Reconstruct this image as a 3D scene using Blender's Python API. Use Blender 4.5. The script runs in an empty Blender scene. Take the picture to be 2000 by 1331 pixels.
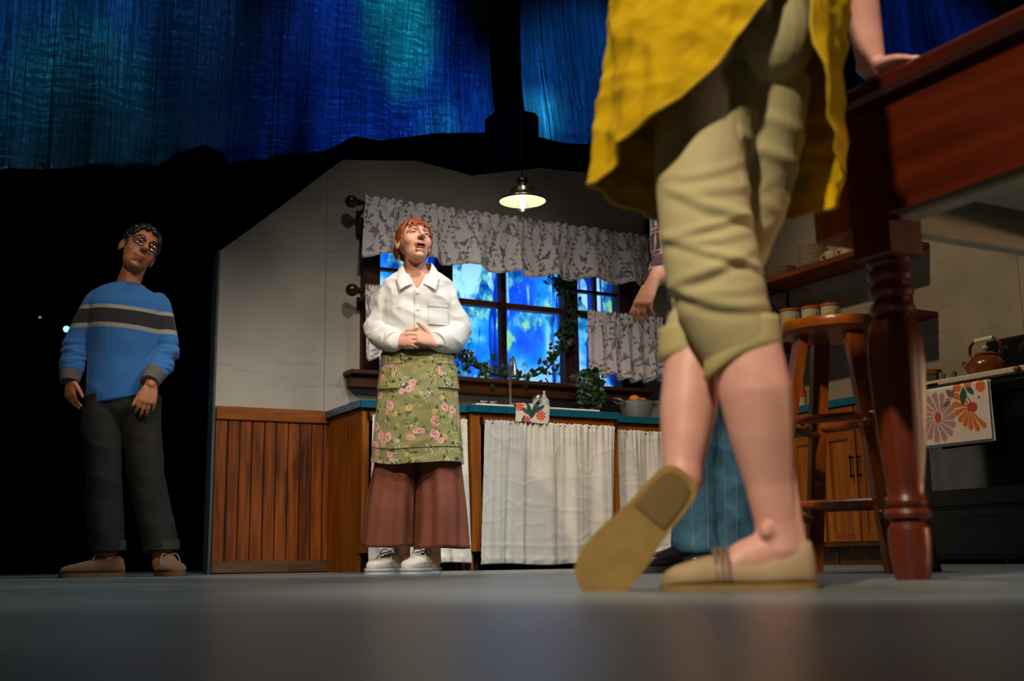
import bpy, bmesh, math, random
import numpy as np
from mathutils import Vector, Matrix, noise as mnoise

SC = bpy.context.scene
COL = SC.collection
PI = math.pi
random.seed(7)
RNG = np.random.default_rng(11)

# ------------------------------------------------------------------ camera
cam_d = bpy.data.cameras.new('camera')
cam = bpy.data.objects.new('camera', cam_d)
COL.objects.link(cam)
cam_d.sensor_width = 36.0
cam_d.lens = 2277.0 / 2000.0 * 36.0
cam_d.clip_start = 0.02
_p, _r, _y = math.radians(10.676), math.radians(0.833), math.radians(28.558)
_f0 = Vector((math.sin(_y), math.cos(_y), 0)); _r0 = Vector((math.cos(_y), -math.sin(_y), 0)); _z = Vector((0, 0, 1))
_f = _f0 * math.cos(_p) + _z * math.sin(_p); _u = _z * math.cos(_p) - _f0 * math.sin(_p)
_rt = _r0 * math.cos(_r) - _u * math.sin(_r); _up = _u * math.cos(_r) + _r0 * math.sin(_r)
cam.matrix_world = Matrix(((_rt.x, _up.x, -_f.x, 0), (_rt.y, _up.y, -_f.y, 0), (_rt.z, _up.z, -_f.z, 0.052), (0, 0, 0, 1)))
cam_d.dof.use_dof = True
cam_d.dof.focus_distance = 5.6
cam_d.dof.aperture_fstop = 3.2
SC.camera = cam

# ------------------------------------------------------------------ view, world
SC.view_settings.view_transform = 'Standard'
SC.view_settings.look = 'None'
SC.view_settings.gamma = 1.0
SC.view_settings.use_curve_mapping = False
SC.view_settings.exposure = 0.0
W = bpy.data.worlds.new('dark_theatre'); SC.world = W
W.use_nodes = True
W.node_tree.nodes['Background'].inputs[0].default_value = (0.5, 0.6, 0.8, 1)
W.node_tree.nodes['Background'].inputs[1].default_value = 0.004

# ------------------------------------------------------------------ stage lamps hung above the frame
def spot(name, loc, target, power, color, size_deg, blend=0.5, radius=0.08):
    d = bpy.data.lights.new(name, 'SPOT'); d.energy = power; d.color = color
    d.spot_size = math.radians(size_deg); d.spot_blend = blend; d.shadow_soft_size = radius
    o = bpy.data.objects.new(name, d); COL.objects.link(o)
    o.location = loc
    o.rotation_euler = (Vector(target) - Vector(loc)).to_track_quat('-Z', 'Y').to_euler()
    return o
def area(name, loc, target, power, color, sx, sy):
    d = bpy.data.lights.new(name, 'AREA'); d.energy = power; d.color = color
    d.shape = 'RECTANGLE'; d.size = sx; d.size_y = sy
    o = bpy.data.objects.new(name, d); COL.objects.link(o)
    o.location = loc
    o.rotation_euler = (Vector(target) - Vector(loc)).to_track_quat('-Z', 'Y').to_euler()
    return o
WARM = (1.0, 0.76, 0.50); AMBER = (1.0, 0.60, 0.28); COOL = (0.78, 0.90, 1.0)
# front-of-house lamps on the actors
spot('key_spot_warm', (-2.2, 0.6, 5.0), (2.1, 4.9, 0.8), 800, WARM, 27, 0.8)
spot('key_spot_cool', (5.0, -0.5, 5.2), (2.2, 4.9, 0.8), 680, COOL, 23, 0.8)
spot('front_spot', (0.6, -1.5, 4.6), (2.3, 5.0, 0.85), 330, (1.0, 0.86, 0.68), 22, 0.7)
spot('side_actor_spot', (3.6, 1.5, 5.0), (1.0, 5.8, 1.15), 380, (1.0, 0.72, 0.46), 18, 0.6)
spot('side_actor_front', (-1.2, 0.0, 4.5), (1.0, 5.8, 1.4), 430, (1.0, 0.84, 0.68), 14, 0.8)
# kitchen wash
spot('kitchen_wash', (1.5, 1.0, 5.6), (3.3, 6.3, -0.1), 820, (1.0, 0.90, 0.78), 36, 1.0, 0.2)
spot('kitchen_side_wash', (1.0, 4.3, 5.0), (5.1, 4.6, 0.9), 430, (1.0, 0.70, 0.38), 44, 0.9, 0.12)
# downstage lamps on the near figure and the table
spot('near_spot_warm', (-1.8, -0.6, 3.6), (1.25, 1.6, 0.7), 950, (1.0, 0.90, 0.70), 26, 0.6)
spot('near_spot_right', (3.4, -1.4, 3.2), (1.5, 1.6, 0.4), 110, (1.0, 0.78, 0.76), 30, 0.6)
spot('side_boom_amber', (5.8, -0.7, 0.55), (1.8, 1.85, 0.5), 190, (1.0, 0.62, 0.34), 24, 0.7)
# stage-floor wash
spot('floor_wash', (1.5, 3.0, 6.5), (1.6, 3.4, 0.0), 560, (0.92, 0.98, 1.0), 70, 1.0, 0.3)
# lamps on the sky cloth
spot('cloth_spot_blue', (3.6, 5.6, 6.6), (3.4, 8.3, 3.65), 1300, (0.012, 0.12, 1.0), 38, 1.0)
spot('cloth_spot_blue_side', (1.2, 5.4, 6.6), (1.0, 8.3, 3.6), 330, (0.02, 0.24, 0.8), 46, 1.0)
spot('cloth_spot_green', (3.4, 6.2, 6.4), (3.50, 8.3, 4.5), 1000, (0.02, 1.0, 0.62), 17, 0.9)
spot('cloth_spot_green_low', (0.6, 5.8, 6.4), (1.1, 8.3, 2.9), 130, (0.08, 1.0, 0.5), 22, 1.0)
spot('cloth_spot_blue_right', (6.0, 5.6, 6.8), (5.3, 8.3, 3.95), 420, (0.015, 0.26, 1.0), 34, 1.0)
spot('cloth_spot_blue_far', (9.6, 5.8, 7.6), (10.0, 8.3, 5.2), 140, (0.012, 0.12, 1.0), 50, 1.0)
spot('cloth_spot_cyan', (4.2, 6.0, 6.4), (3.92, 8.3, 3.62), 420, (0.05, 0.7, 1.0), 9, 1.0)
spot('cloth_spot_cyan_right', (4.9, 6.0, 6.4), (4.75, 8.3, 3.75), 420, (0.05, 0.7, 1.0), 10, 1.0)
# lamps behind the window, on the painted drop
area('drop_lamp_low', (3.7, 6.85, 0.35), (3.9, 7.6, 1.6), 27, (0.34, 0.64, 1.0), 2.6, 0.15)
area('drop_lamp_high', (3.9, 6.85, 2.35), (3.9, 7.6, 1.5), 31, (0.34, 0.64, 1.0), 2.6, 0.15)
# ------------------------------------------------------------------ helpers
def srgb(r, g, b):
    def f(c):
        c /= 255.0
        return c / 12.92 if c <= 0.04045 else ((c + 0.055) / 1.055) ** 2.4
    return (f(r), f(g), f(b), 1.0)
def mul(c, k): return (c[0] * k, c[1] * k, c[2] * k, 1.0)

MATS = {}
def mat(name, color, rough=0.6, metal=0.0, var=0.12, scale=8.0, stretch=(1, 1, 1), bump=0.0, bscale=60.0, color2=None, spec=0.5, vcol=False, detail=4.0, bstretch=None, sheen=0.0, rough_var=0.0, trans=0.0):
    if name in MATS: return MATS[name]
    m = bpy.data.materials.new(name); m.use_nodes = True
    nt = m.node_tree; N = nt.nodes; L = nt.links
    b = N['Principled BSDF']
    b.inputs['Roughness'].default_value = rough
    b.inputs['Metallic'].default_value = metal
    b.inputs['Specular IOR Level'].default_value = spec
    if sheen: b.inputs['Sheen Weight'].default_value = sheen
    if trans: b.inputs['Transmission Weight'].default_value = trans
    tc = N.new('ShaderNodeTexCoord')
    mp = N.new('ShaderNodeMapping'); mp.inputs['Scale'].default_value = stretch
    L.new(tc.outputs['Object'], mp.inputs['Vector'])
    nz = N.new('ShaderNodeTexNoise'); nz.inputs['Scale'].default_value = scale; nz.inputs['Detail'].default_value = detail
    L.new(mp.outputs[0], nz.inputs['Vector'])
    rp = N.new('ShaderNodeValToRGB')
    rp.color_ramp.elements[0].position = 0.3; rp.color_ramp.elements[1].position = 0.72
    L.new(nz.outputs['Fac'], rp.inputs[0])
    if vcol:
        at = N.new('ShaderNodeAttribute'); at.attribute_name = 'print'
        rp.color_ramp.elements[0].color = (1 - var, 1 - var, 1 - var, 1); rp.color_ramp.elements[1].color = (1, 1, 1, 1)
        mx = N.new('ShaderNodeMix'); mx.data_type = 'RGBA'; mx.blend_type = 'MULTIPLY'; mx.inputs[0].default_value = 1.0
        L.new(at.outputs['Color'], mx.inputs[6]); L.new(rp.outputs[0], mx.inputs[7])
        L.new(mx.outputs[2], b.inputs['Base Color'])
    else:
        c2 = color2 if color2 else mul(color, 1 - 2 * var)
        rp.color_ramp.elements[0].color = c2; rp.color_ramp.elements[1].color = color
        L.new(rp.outputs[0], b.inputs['Base Color'])
    if rough_var:
        mr = N.new('ShaderNodeMapRange'); mr.inputs['To Min'].default_value = rough - rough_var; mr.inputs['To Max'].default_value = rough + rough_var
        L.new(nz.outputs['Fac'], mr.inputs['Value']); L.new(mr.outputs[0], b.inputs['Roughness'])
    if bump:
        nb = N.new('ShaderNodeTexNoise'); nb.inputs['Scale'].default_value = bscale; nb.inputs['Detail'].default_value = 3.0
        mp2 = N.new('ShaderNodeMapping'); mp2.inputs['Scale'].default_value = bstretch or (1, 1, 1)
        L.new(tc.outputs['Object'], mp2.inputs['Vector']); L.new(mp2.outputs[0], nb.inputs['Vector'])
        bp = N.new('ShaderNodeBump'); bp.inputs['Strength'].default_value = 1.0; bp.inputs['Distance'].default_value = bump
        L.new(nb.outputs['Fac'], bp.inputs['Height']); L.new(bp.outputs[0], b.inputs['Normal'])
    MATS[name] = m
    return m
def wood(name, c1, c2, rough=0.42, axis='z', scale=5.0, bump=0.0006, spec=0.22):
    st = {'z': (7, 7, 0.5), 'x': (0.5, 7, 7), 'y': (7, 0.5, 7)}[axis]
    return mat(name, c1, rough, color2=c2, scale=scale, stretch=st, bump=bump, bscale=14, bstretch=st, detail=6.0, spec=spec)
def emit(name, color, strength):
    if name in MATS: return MATS[name]
    m = bpy.data.materials.new(name); m.use_nodes = True
    nt = m.node_tree; nt.nodes.clear()
    o = nt.nodes.new('ShaderNodeOutputMaterial'); e = nt.nodes.new('ShaderNodeEmission')
    e.inputs[0].default_value = color; e.inputs[1].default_value = strength
    nt.links.new(e.outputs[0], o.inputs[0]); MATS[name] = m
    return m
def glass(name, tint=(0.95, 0.98, 1, 1), gloss=0.06):
    if name in MATS: return MATS[name]
    m = bpy.data.materials.new(name); m.use_nodes = True
    nt = m.node_tree; nt.nodes.clear()
    o = nt.nodes.new('ShaderNodeOutputMaterial'); t = nt.nodes.new('ShaderNodeBsdfTransparent'); g = nt.nodes.new('ShaderNodeBsdfGlossy')
    t.inputs[0].default_value = tint; g.inputs['Roughness'].default_value = 0.05
    x = nt.nodes.new('ShaderNodeMixShader'); x.inputs[0].default_value = gloss
    nt.links.new(t.outputs[0], x.inputs[1]); nt.links.new(g.outputs[0], x.inputs[2]); nt.links.new(x.outputs[0], o.inputs[0])
    MATS[name] = m
    return m

ROOT = {}            # object -> inverse of the root's world matrix
def tag(o, label=None, cat=None, group=None, kind=None):
    if label: o['label'] = label
    if cat: o['category'] = cat
    if group: o['group'] = group
    if kind: o['kind'] = kind
    return o
def thing(name, label, cat, loc=(0, 0, 0), rz=0.0, group=None, kind=None):
    o = bpy.data.objects.new(name, None); COL.objects.link(o)
    o.empty_display_size = 0.05
    o.location = loc; o.rotation_euler = (0, 0, rz)
    ROOT[o] = (Matrix.Translation(loc) @ Matrix.Rotation(rz, 4, 'Z')).inverted()
    tag(o, label, cat, group, kind)
    return o
def link_mesh(name, me, mats, parent=None):
    o = bpy.data.objects.new(name, me); COL.objects.link(o)
    if mats is not None:
        for m in (mats if isinstance(mats, (list, tuple)) else [mats]): me.materials.append(m)
    if parent is not None:
        o.parent = parent; ROOT[o] = ROOT.get(parent, Matrix.Identity(4))
    else:
        ROOT[o] = Matrix.Identity(4)
    return o

class MB:
    """collects closed shapes; build() makes ONE mesh object"""
    def __init__(s): s.v = []; s.f = []; s.mi = []; s.cur = 0
    def add(s, v, f):
        b = len(s.v); s.v.extend([tuple(p) for p in v]); s.f.extend([[i + b for i in q] for q in f]); s.mi.extend([s.cur] * len(f)); return s
    def box(s, x0, x1, y0, y1, z0, z1, bev=0.0, M=None):
        if bev <= 0:
            v = [(x, y, z) for z in (z0, z1) for y in (y0, y1) for x in (x0, x1)]
            f = [(0, 2, 3, 1), (4, 5, 7, 6), (0, 1, 5, 4), (2, 6, 7, 3), (0, 4, 6, 2), (1, 3, 7, 5)]
        else:
            bm = bmesh.new(); bmesh.ops.create_cube(bm, size=1)
            for q in bm.verts:
                q.co = Vector(((x0 + x1) / 2 + q.co.x * (x1 - x0), (y0 + y1) / 2 + q.co.y * (y1 - y0), (z0 + z1) / 2 + q.co.z * (z1 - z0)))
            bmesh.ops.bevel(bm, geom=bm.edges[:], offset=bev, segments=1, affect='EDGES', profile=0.5)
            v = [tuple(q.co) for q in bm.verts]; bm.verts.index_update(); f = [[q.index for q in p.verts] for p in bm.faces]; bm.free()
        if M is not None: v = [tuple(M @ Vector(p)) for p in v]
        return s.add(v, f)
    def prism(s, poly, a0, a1, axis='y'):
        n = len(poly)
        def P(u, w, a): return {'y': (u, a, w), 'x': (a, u, w), 'z': (u, w, a)}[axis]
        v = [P(u, w, a0) for u, w in poly] + [P(u, w, a1) for u, w in poly]
        f = [list(range(n)), list(range(2 * n - 1, n - 1, -1))] + [[i, i + n, (i + 1) % n + n, (i + 1) % n] for i in range(n)]
        return s.add(v, f)
    def lathe(s, prof, seg=24, c=(0, 0, 0), M=None, cap=True):
        v = []; f = []
        for r, z in prof:
            for k in range(seg):
                a = 2 * PI * k / seg; v.append((r * math.cos(a), r * math.sin(a), z))
        for i in range(len(prof) - 1):
            for k in range(seg):
                k2 = (k + 1) % seg
                f.append((i * seg + k, i * seg + k2, (i + 1) * seg + k2, (i + 1) * seg + k))
        if cap:
            f.append(list(range(seg - 1, -1, -1))); f.append([(len(prof) - 1) * seg + k for k in range(seg)])
        if M is not None: v = [tuple(M @ Vector(p)) for p in v]
        v = [(p[0] + c[0], p[1] + c[1], p[2] + c[2]) for p in v]
        return s.add(v, f)
    def tube(s, pts, rad, seg=10, ref=None, round_caps=False):
        v, f = loft(pts, rad, seg, ref, round_caps); return s.add(v, f)
    def ell(s, c, r, seg=16, rings=10, M=None):
        v, f = ellip(c, r, seg, rings, M); return s.add(v, f)
    def build(s, name, mats, parent=None, smooth=True, world=True, angle=40):
        me = bpy.data.meshes.new(name)
        v = s.v
        if parent is not None and world:
            I = ROOT[parent]; v = [tuple(I @ Vector(p)) for p in v]
        me.from_pydata(v, [], s.f)
        bm = bmesh.new(); bm.from_mesh(me); bmesh.ops.recalc_face_normals(bm, faces=bm.faces[:])
        if smooth:
            for e in bm.edges:
                if len(e.link_faces) == 2 and e.calc_face_angle(0) > math.radians(angle): e.smooth = False
        bm.to_mesh(me); bm.free()
        if smooth: me.polygons.foreach_set('use_smooth', [True] * len(me.polygons))
        me.polygons.foreach_set('material_index', s.mi)
        return link_mesh(name, me, mats, parent)

def loft(pts, rad, seg=12, ref=None, round_caps=False):
    """tube along pts; rad: number, or (ra, rb) per point; ra lies along ref"""
    P = [Vector(p) for p in pts]; n = len(P)
    if not isinstance(rad, (list,)): rad = [rad] * n
    R = [(r, r) if not isinstance(r, (tuple,)) else r for r in rad]
    T = [((P[min(i + 1, n - 1)] - P[max(i - 1, 0)]).normalized()) for i in range(n)]
    if round_caps:
        a0, b0 = R[0]; a1, b1 = R[-1]
        e0, e1 = min(a0, b0), min(a1, b1)
        P = [P[0] - T[0] * e0 * .95, P[0] - T[0] * e0 * .7] + P + [P[-1] + T[-1] * e1 * .7, P[-1] + T[-1] * e1 * .95]
        R = [(a0 * .3, b0 * .3), (a0 * .72, b0 * .72)] + R + [(a1 * .72, b1 * .72), (a1 * .3, b1 * .3)]
        T = [T[0], T[0]] + T + [T[-1], T[-1]]; n = len(P)
    A = Vector(ref) if ref is not None else (Vector((1, 0, 0)) if abs(T[0].x) < 0.8 else Vector((0, 1, 0)))
    v = []; f = []
    for i in range(n):
        if ref is not None and not isinstance(ref, list): A = Vector(ref)
        a = (A - T[i] * A.dot(T[i])).normalized(); b = T[i].cross(a); A = a
        for k in range(seg):
            t = 2 * PI * k / seg
            v.append(P[i] + a * (R[i][0] * math.cos(t)) + b * (R[i][1] * math.sin(t)))
    for i in range(n - 1):
        for k in range(seg):
            k2 = (k + 1) % seg
            f.append((i * seg + k, i * seg + k2, (i + 1) * seg + k2, (i + 1) * seg + k))
    f.append(list(range(seg - 1, -1, -1))); f.append([(n - 1) * seg + k for k in range(seg)])
    return [tuple(p) for p in v], f
def ellip(c, r, seg=16, rings=10, M=None):
    v = []; f = []
    if not isinstance(r, (tuple, list)): r = (r, r, r)
    for i in range(1, rings):
        t = PI * i / rings
        for k in range(seg):
            a = 2 * PI * k / seg
            v.append(Vector((r[0] * math.sin(t) * math.cos(a), r[1] * math.sin(t) * math.sin(a), r[2] * math.cos(t))))
    v.append(Vector((0, 0, r[2]))); v.append(Vector((0, 0, -r[2])))
    top, bot = len(v) - 2, len(v) - 1
    for i in range(rings - 2):
        for k in range(seg):
            k2 = (k + 1) % seg
            f.append((i * seg + k, (i + 1) * seg + k, (i + 1) * seg + k2, i * seg + k2))
    for k in range(seg):
        f.append((top, k, (k + 1) % seg)); b = (rings - 2) * seg
        f.append((bot, b + (k + 1) % seg, b + k))
    if M is not None: v = [M @ p for p in v]
    return [tuple(p + Vector(c)) for p in v], f
def catmull(pts, n=6):
    P = [Vector(p) for p in pts]; out = []
    for i in range(len(P) - 1):
        p0 = P[max(i - 1, 0)]; p1 = P[i]; p2 = P[i + 1]; p3 = P[min(i + 2, len(P) - 1)]
        for k in range(n):
            t = k / n
            out.append(0.5 * ((2 * p1) + (p2 - p0) * t + (2 * p0 - 5 * p1 + 4 * p2 - p3) * t * t + (3 * p1 - p0 - 3 * p2 + p3) * t ** 3))
    out.append(P[-1]); return out
def interp(x, xs, ys): return float(np.interp(x, xs, ys))

def get_co(me):
    a = np.empty(len(me.vertices) * 3, dtype=np.float32); me.vertices.foreach_get('co', a); return a.reshape(-1, 3).astype(np.float64)
def set_co(me, a): me.vertices.foreach_set('co', a.astype(np.float32).ravel()); me.update()
def get_no(me):
    a = np.empty(len(me.vertices) * 3, dtype=np.float32); me.vertex_normals.foreach_get('vector', a); return a.reshape(-1, 3).astype(np.float64)
def set_print(me, rgb):
    at = me.attributes.new('print', 'FLOAT_COLOR', 'POINT')
    c = np.ones((len(me.vertices), 4), dtype=np.float32); c[:, :3] = rgb; at.data.foreach_set('color', c.ravel())
def remesh(mb, voxel, smooth=4, factor=0.5):
    """fuse the collected closed shapes into one continuous skin"""
    me = bpy.data.meshes.new('tmp'); me.from_pydata(mb.v, [], mb.f)
    bm = bmesh.new(); bm.from_mesh(me); bmesh.ops.recalc_face_normals(bm, faces=bm.faces[:]); bm.to_mesh(me); bm.free()
    o = bpy.data.objects.new('tmp', me); COL.objects.link(o)
    r = o.modifiers.new('r', 'REMESH'); r.mode = 'VOXEL'; r.voxel_size = voxel; r.adaptivity = 0
    if smooth:
        s = o.modifiers.new('s', 'SMOOTH'); s.factor = factor; s.iterations = smooth
    dg = bpy.context.evaluated_depsgraph_get()
    out = bpy.data.meshes.new_from_object(o.evaluated_get(dg))
    bpy.data.objects.remove(o); bpy.data.meshes.remove(me)
    out.polygons.foreach_set('use_smooth', [True] * len(out.polygons))
    return out
def vnoise(co, freq, seed=0.0, octaves=2):
    """cheap smooth noise on an array of points: a sum of rotated sines"""
    rng = np.random.default_rng(int(seed * 1000) + 5)
    fr = np.asarray(freq, float) * np.ones(3)
    out = np.zeros(len(co)); amp = 1.0; tot = 0.0
    for o in range(octaves):
        for k in range(7):
            d = rng.normal(size=3); d /= np.linalg.norm(d)
            out += amp * np.sin(((co * fr) @ d) * (2 ** o) * 6.283 * rng.uniform(.6, 1.4) + rng.uniform(0, 6.28)); tot += amp
        amp *= 0.5
    return out / tot * 2.2
def grid_obj(name, X, mats, parent=None, thick=0.0, rgb=None, closed=False, world=True):
    """sheet from an array of points (rows, cols, 3), optionally with a thickness"""
    nr, nc = X.shape[:2]; V = X.reshape(-1, 3)
    if parent is not None and world:
        I = np.array(ROOT[parent]); V = V @ I[:3, :3].T + I[:3, 3]
    i = np.arange(nr - 1)[:, None]; j = np.arange(nc if closed else nc - 1)[None, :]
    a = i * nc + j; b = i * nc + (j + 1) % nc
    F = np.stack([a, b, b + nc, a + nc], -1).reshape(-1, 4)
    me = bpy.data.meshes.new(name)
    me.vertices.add(len(V)); me.vertices.foreach_set('co', V.astype(np.float32).ravel())
    me.loops.add(F.size); me.loops.foreach_set('vertex_index', F.astype(np.int32).ravel())
    me.polygons.add(len(F)); me.polygons.foreach_set('loop_start', np.arange(0, F.size, 4, dtype=np.int32))
    me.update(calc_edges=True); me.validate()
    if rgb is not None: set_print(me, rgb.reshape(-1, 3))
    me.polygons.foreach_set('use_smooth', [True] * len(me.polygons))
    o = link_mesh(name, me, mats, parent)
    if thick:
        s = o.modifiers.new('thickness', 'SOLIDIFY'); s.thickness = thick; s.offset = 0
    return o

class Print:
    """flat dyed print, evaluated at cloth coordinates U, V (metres)"""
    def __init__(s, U, V, bg): s.U = U; s.V = V; s.c = np.ones(U.shape + (3,)) * np.array(bg[:3])
    def put(s, m, col):
        m = np.clip(m, 0, 1)[..., None]; s.c = s.c * (1 - m) + np.array(col[:3]) * m
    def loc(s, cx, cy, rot):
        du = s.U - cx; dv = s.V - cy; c, q = math.cos(rot), math.sin(rot); return du * c + dv * q, -du * q + dv * c
    def leaf(s, cx, cy, L, w, rot, col):
        x, y = s.loc(cx, cy, rot); t = x / L
        h = w * np.sin(np.clip(t, 0, 1) * PI) ** 0.8
        s.put(((t > 0) & (t < 1)) * np.clip((h - np.abs(y)) / .0015, 0, 1), col)
    def disc(s, cx, cy, a, b, rot, col, soft=.0015):
        x, y = s.loc(cx, cy, rot); d = np.sqrt((x / a) ** 2 + (y / b) ** 2)
        s.put((1 - d) * min(a, b) / soft, col)
    def flower(s, cx, cy, R, n, rot, col, col2=None):
        x, y = s.loc(cx, cy, rot); r = np.hypot(x, y); t = np.arctan2(y, x)
        e = R * (.62 + .38 * np.abs(np.cos(n * t / 2)))
        s.put((e - r) / .002, col)
        if col2 is not None:
            s.put((.16 * R - np.abs(r - .55 * e)) / .002 * .8, col2); s.put((.22 * R - r) / .002, col2)
    def rose(s, cx, cy, R, rot, cols):
        x, y = s.loc(cx, cy, rot); r = np.hypot(x, y); t = np.arctan2(y, x)
        s.put((R * (.86 + .14 * np.cos(5 * t)) - r) / .002, cols[0])
        w = np.sin(r / R * 16 + 1.0 * t) ; s.put((r < .9 * R) * np.clip(w * 1.6, 0, 1) * .8, cols[1])
        s.put((r < .95 * R) * np.clip(np.sin(r / R * 11 - 2 * t + 1) * 1.5 - .6, 0, 1), cols[2])
        s.put((R * .25 - r) / .003, cols[3])
    def line(s, pts, w, col):
        for (x0, y0), (x1, y1) in zip(pts[:-1], pts[1:]):
            dx, dy = x1 - x0, y1 - y0; L2 = dx * dx + dy * dy + 1e-12
            t = np.clip(((s.U - x0) * dx + (s.V - y0) * dy) / L2, 0, 1)
            d = np.hypot(s.U - x0 - t * dx, s.V - y0 - t * dy); s.put((w - d) / .0012, col)

def copy_thing(o, loc=None, rz=None, label=None):
    r = o.copy(); COL.objects.link(r); ROOT[r] = ROOT.get(o)
    if loc is not None: r.location = loc
    if rz is not None: r.rotation_euler = (0, 0, rz)
    if label: r['label'] = label
    for ch in list(o.children):
        c = ch.copy(); COL.objects.link(c); c.parent = r
        for g in list(ch.children):
            d = g.copy(); COL.objects.link(d); d.parent = c
    return r
# ------------------------------------------------------------------ stage floor
M_floor = mat('stage_floor_paint', srgb(124, 132, 130), 0.34, color2=srgb(96, 103, 102), scale=1.6, detail=8, bump=0.0012, bscale=9, rough_var=0.10, spec=0.45)
mb = MB(); mb.box(-9, 16, -4, 12, -0.06, 0.0)
floor = tag(mb.build('floor', M_floor, smooth=False), 'dark grey painted stage floor with a dull sheen', kind='structure')

# black masking behind everything
M_black = mat('black_velour', (0.0035, 0.0035, 0.004, 1), 0.95, scale=6, spec=0.05)
def drape_wall(name, p0, p1, z0, z1, label):
    n = 120; X = np.zeros((4, n, 3)); d = np.array(p1) - np.array(p0); L = np.linalg.norm(d); d /= L; nn = np.array([-d[1], d[0]])
    t = np.linspace(0, L, n); w = .05 * np.sin(t * 14) + .03 * np.sin(t * 23 + 1)
    for i, z in enumerate(np.linspace(z1, z0, 4)):
        X[i, :, 0] = p0[0] + d[0] * t + nn[0] * w; X[i, :, 1] = p0[1] + d[1] * t + nn[1] * w; X[i, :, 2] = z
    return tag(grid_obj(name, X, M_black, thick=.01), label, kind='structure')
drape_wall('wall_rear', (-8, 9.6), (15, 9.6), 0.005, 9.0, 'black masking cloth closing the rear of the stage')
drape_wall('wall_left', (-5.5, 9.5), (-5.5, -2), 0.005, 9.0, 'black masking cloth along the left side of the stage')
drape_wall('wall_far_right', (12.5, -2), (12.5, 9.5), 0.005, 9.0, 'black masking cloth along the right side of the stage')

# ------------------------------------------------------------------ kitchen wall with the irregular top
M_wall = mat('wall_grey_plaster', srgb(168, 163, 152), 0.85, color2=srgb(140, 136, 128), scale=2.2, detail=8, bump=0.0015, bscale=30)
YW = 6.40
# worn horizontal strokes in the scenic paint
nt = M_wall.node_tree
_b = nt.nodes['Principled BSDF']; _src = _b.inputs['Base Color'].links[0].from_socket
_tc = nt.nodes.new('ShaderNodeTexCoord'); _mp = nt.nodes.new('ShaderNodeMapping'); _mp.inputs['Scale'].default_value = (1.2, 1.2, 16)
_nz = nt.nodes.new('ShaderNodeTexNoise'); _nz.inputs['Scale'].default_value = 3.2; _nz.inputs['Detail'].default_value = 7
_rp = nt.nodes.new('ShaderNodeValToRGB'); _rp.color_ramp.elements[0].position = .60; _rp.color_ramp.elements[1].position = .72
_rp.color_ramp.elements[0].color = (1, 1, 1, 1); _rp.color_ramp.elements[1].color = (.72, .69, .64, 1)
_mx = nt.nodes.new('ShaderNodeMix'); _mx.data_type = 'RGBA'; _mx.blend_type = 'MULTIPLY'; _mx.inputs[0].default_value = .55
nt.links.new(_tc.outputs['Object'], _mp.inputs[0]); nt.links.new(_mp.outputs[0], _nz.inputs['Vector']); nt.links.new(_nz.outputs['Fac'], _rp.inputs[0])
nt.links.new(_src, _mx.inputs[6]); nt.links.new(_rp.outputs[0], _mx.inputs[7]); nt.links.new(_mx.outputs[2], _b.inputs['Base Color'])

TOP = [(1.61, 1.80), (1.80, 1.966), (1.98, 2.128), (2.23, 2.362), (2.335, 2.452), (2.82, 2.522), (3.21, 2.482), (3.71, 2.61), (4.15, 2.638), (4.7, 2.60), (5.34, 2.68)]
def topz(x): return interp(x, [p[0] for p in TOP], [p[1] for p in TOP])
OX0, OX1, OZ0, OZ1 = 2.50, 4.42, 1.12, 2.02
mb = MB()
mb.prism([(1.61, 0), (OX0, 0)] + [(OX0, topz(OX0))] + [p for p in TOP[::-1] if p[0] < OX0], YW, YW + .05)
mb.prism([(OX1, 0), (5.34, 0)] + [p for p in TOP[::-1] if p[0] > OX1] + [(OX1, topz(OX1))], YW, YW + .05)
mb.prism([(OX0, OZ1), (OX1, OZ1), (OX1, topz(OX1))] + [p for p in TOP[::-1] if OX0 < p[0] < OX1] + [(OX0, topz(OX0))], YW, YW + .05)
mb.prism([(OX0, 0), (OX1, 0), (OX1, OZ0), (OX0, OZ0)], YW, YW + .05)
wall_back = tag(mb.build('wall_back', M_wall, smooth=False), 'grey painted kitchen wall with an angled cut-out top edge', kind='structure')
M_edge = mat('flat_edge_paint', srgb(52, 74, 82), 0.7, scale=10)
mb = MB(); mb.box(1.597, 1.61, YW - .004, YW + .10, 0, 1.80)
mb.build('edge_strip', M_edge, wall_back, smooth=False)
mb = MB(); mb.box(2.237, 2.2395, YW - .0015, YW, .91, 2.36)
mb.build('panel_joint', mat('joint_grey', srgb(110, 106, 98), 0.9), wall_back, smooth=False)  # thin grey strip marking the seam between the wall flats

# wainscot: planks, rail and base
M_wains = wood('wainscot_wood', srgb(146, 74, 12), srgb(62, 27, 5), 0.65, 'z', 4.5)
M_wainsb = wood('wainscot_wood_dark', srgb(128, 62, 10), srgb(48, 21, 4), 0.65, 'z', 5.5)
M_rail = wood('rail_wood', srgb(150, 82, 14), srgb(106, 54, 8), 0.5, 'x', 4)
M_basew = wood('base_wood', srgb(92, 66, 46), srgb(60, 42, 30), 0.55, 'x', 4)
mb = MB(); mb.box(1.612, 2.30, YW - .004, YW - .001, 0.0, .85)
mb.build('wainscot_backing', mat('gap_dark', (0.012, 0.007, 0.004, 1), 0.9), wall_back, smooth=False)
px = 1.615; k = 0
while px < 2.285:
    w = min(.0690, 2.29 - px); mb = MB()
    mb.box(px, px + w - .006, YW - .016 - .002 * (k % 3 == 1), YW - .004, .065, .84, bev=.003)
    mb.build('plank', [M_wains, M_wainsb, M_wains][k % 3], wall_back, smooth=False); px += w; k += 1
mb = MB(); mb.box(1.612, 2.29, YW - .030, YW, .838, .912, bev=.004)
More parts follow.
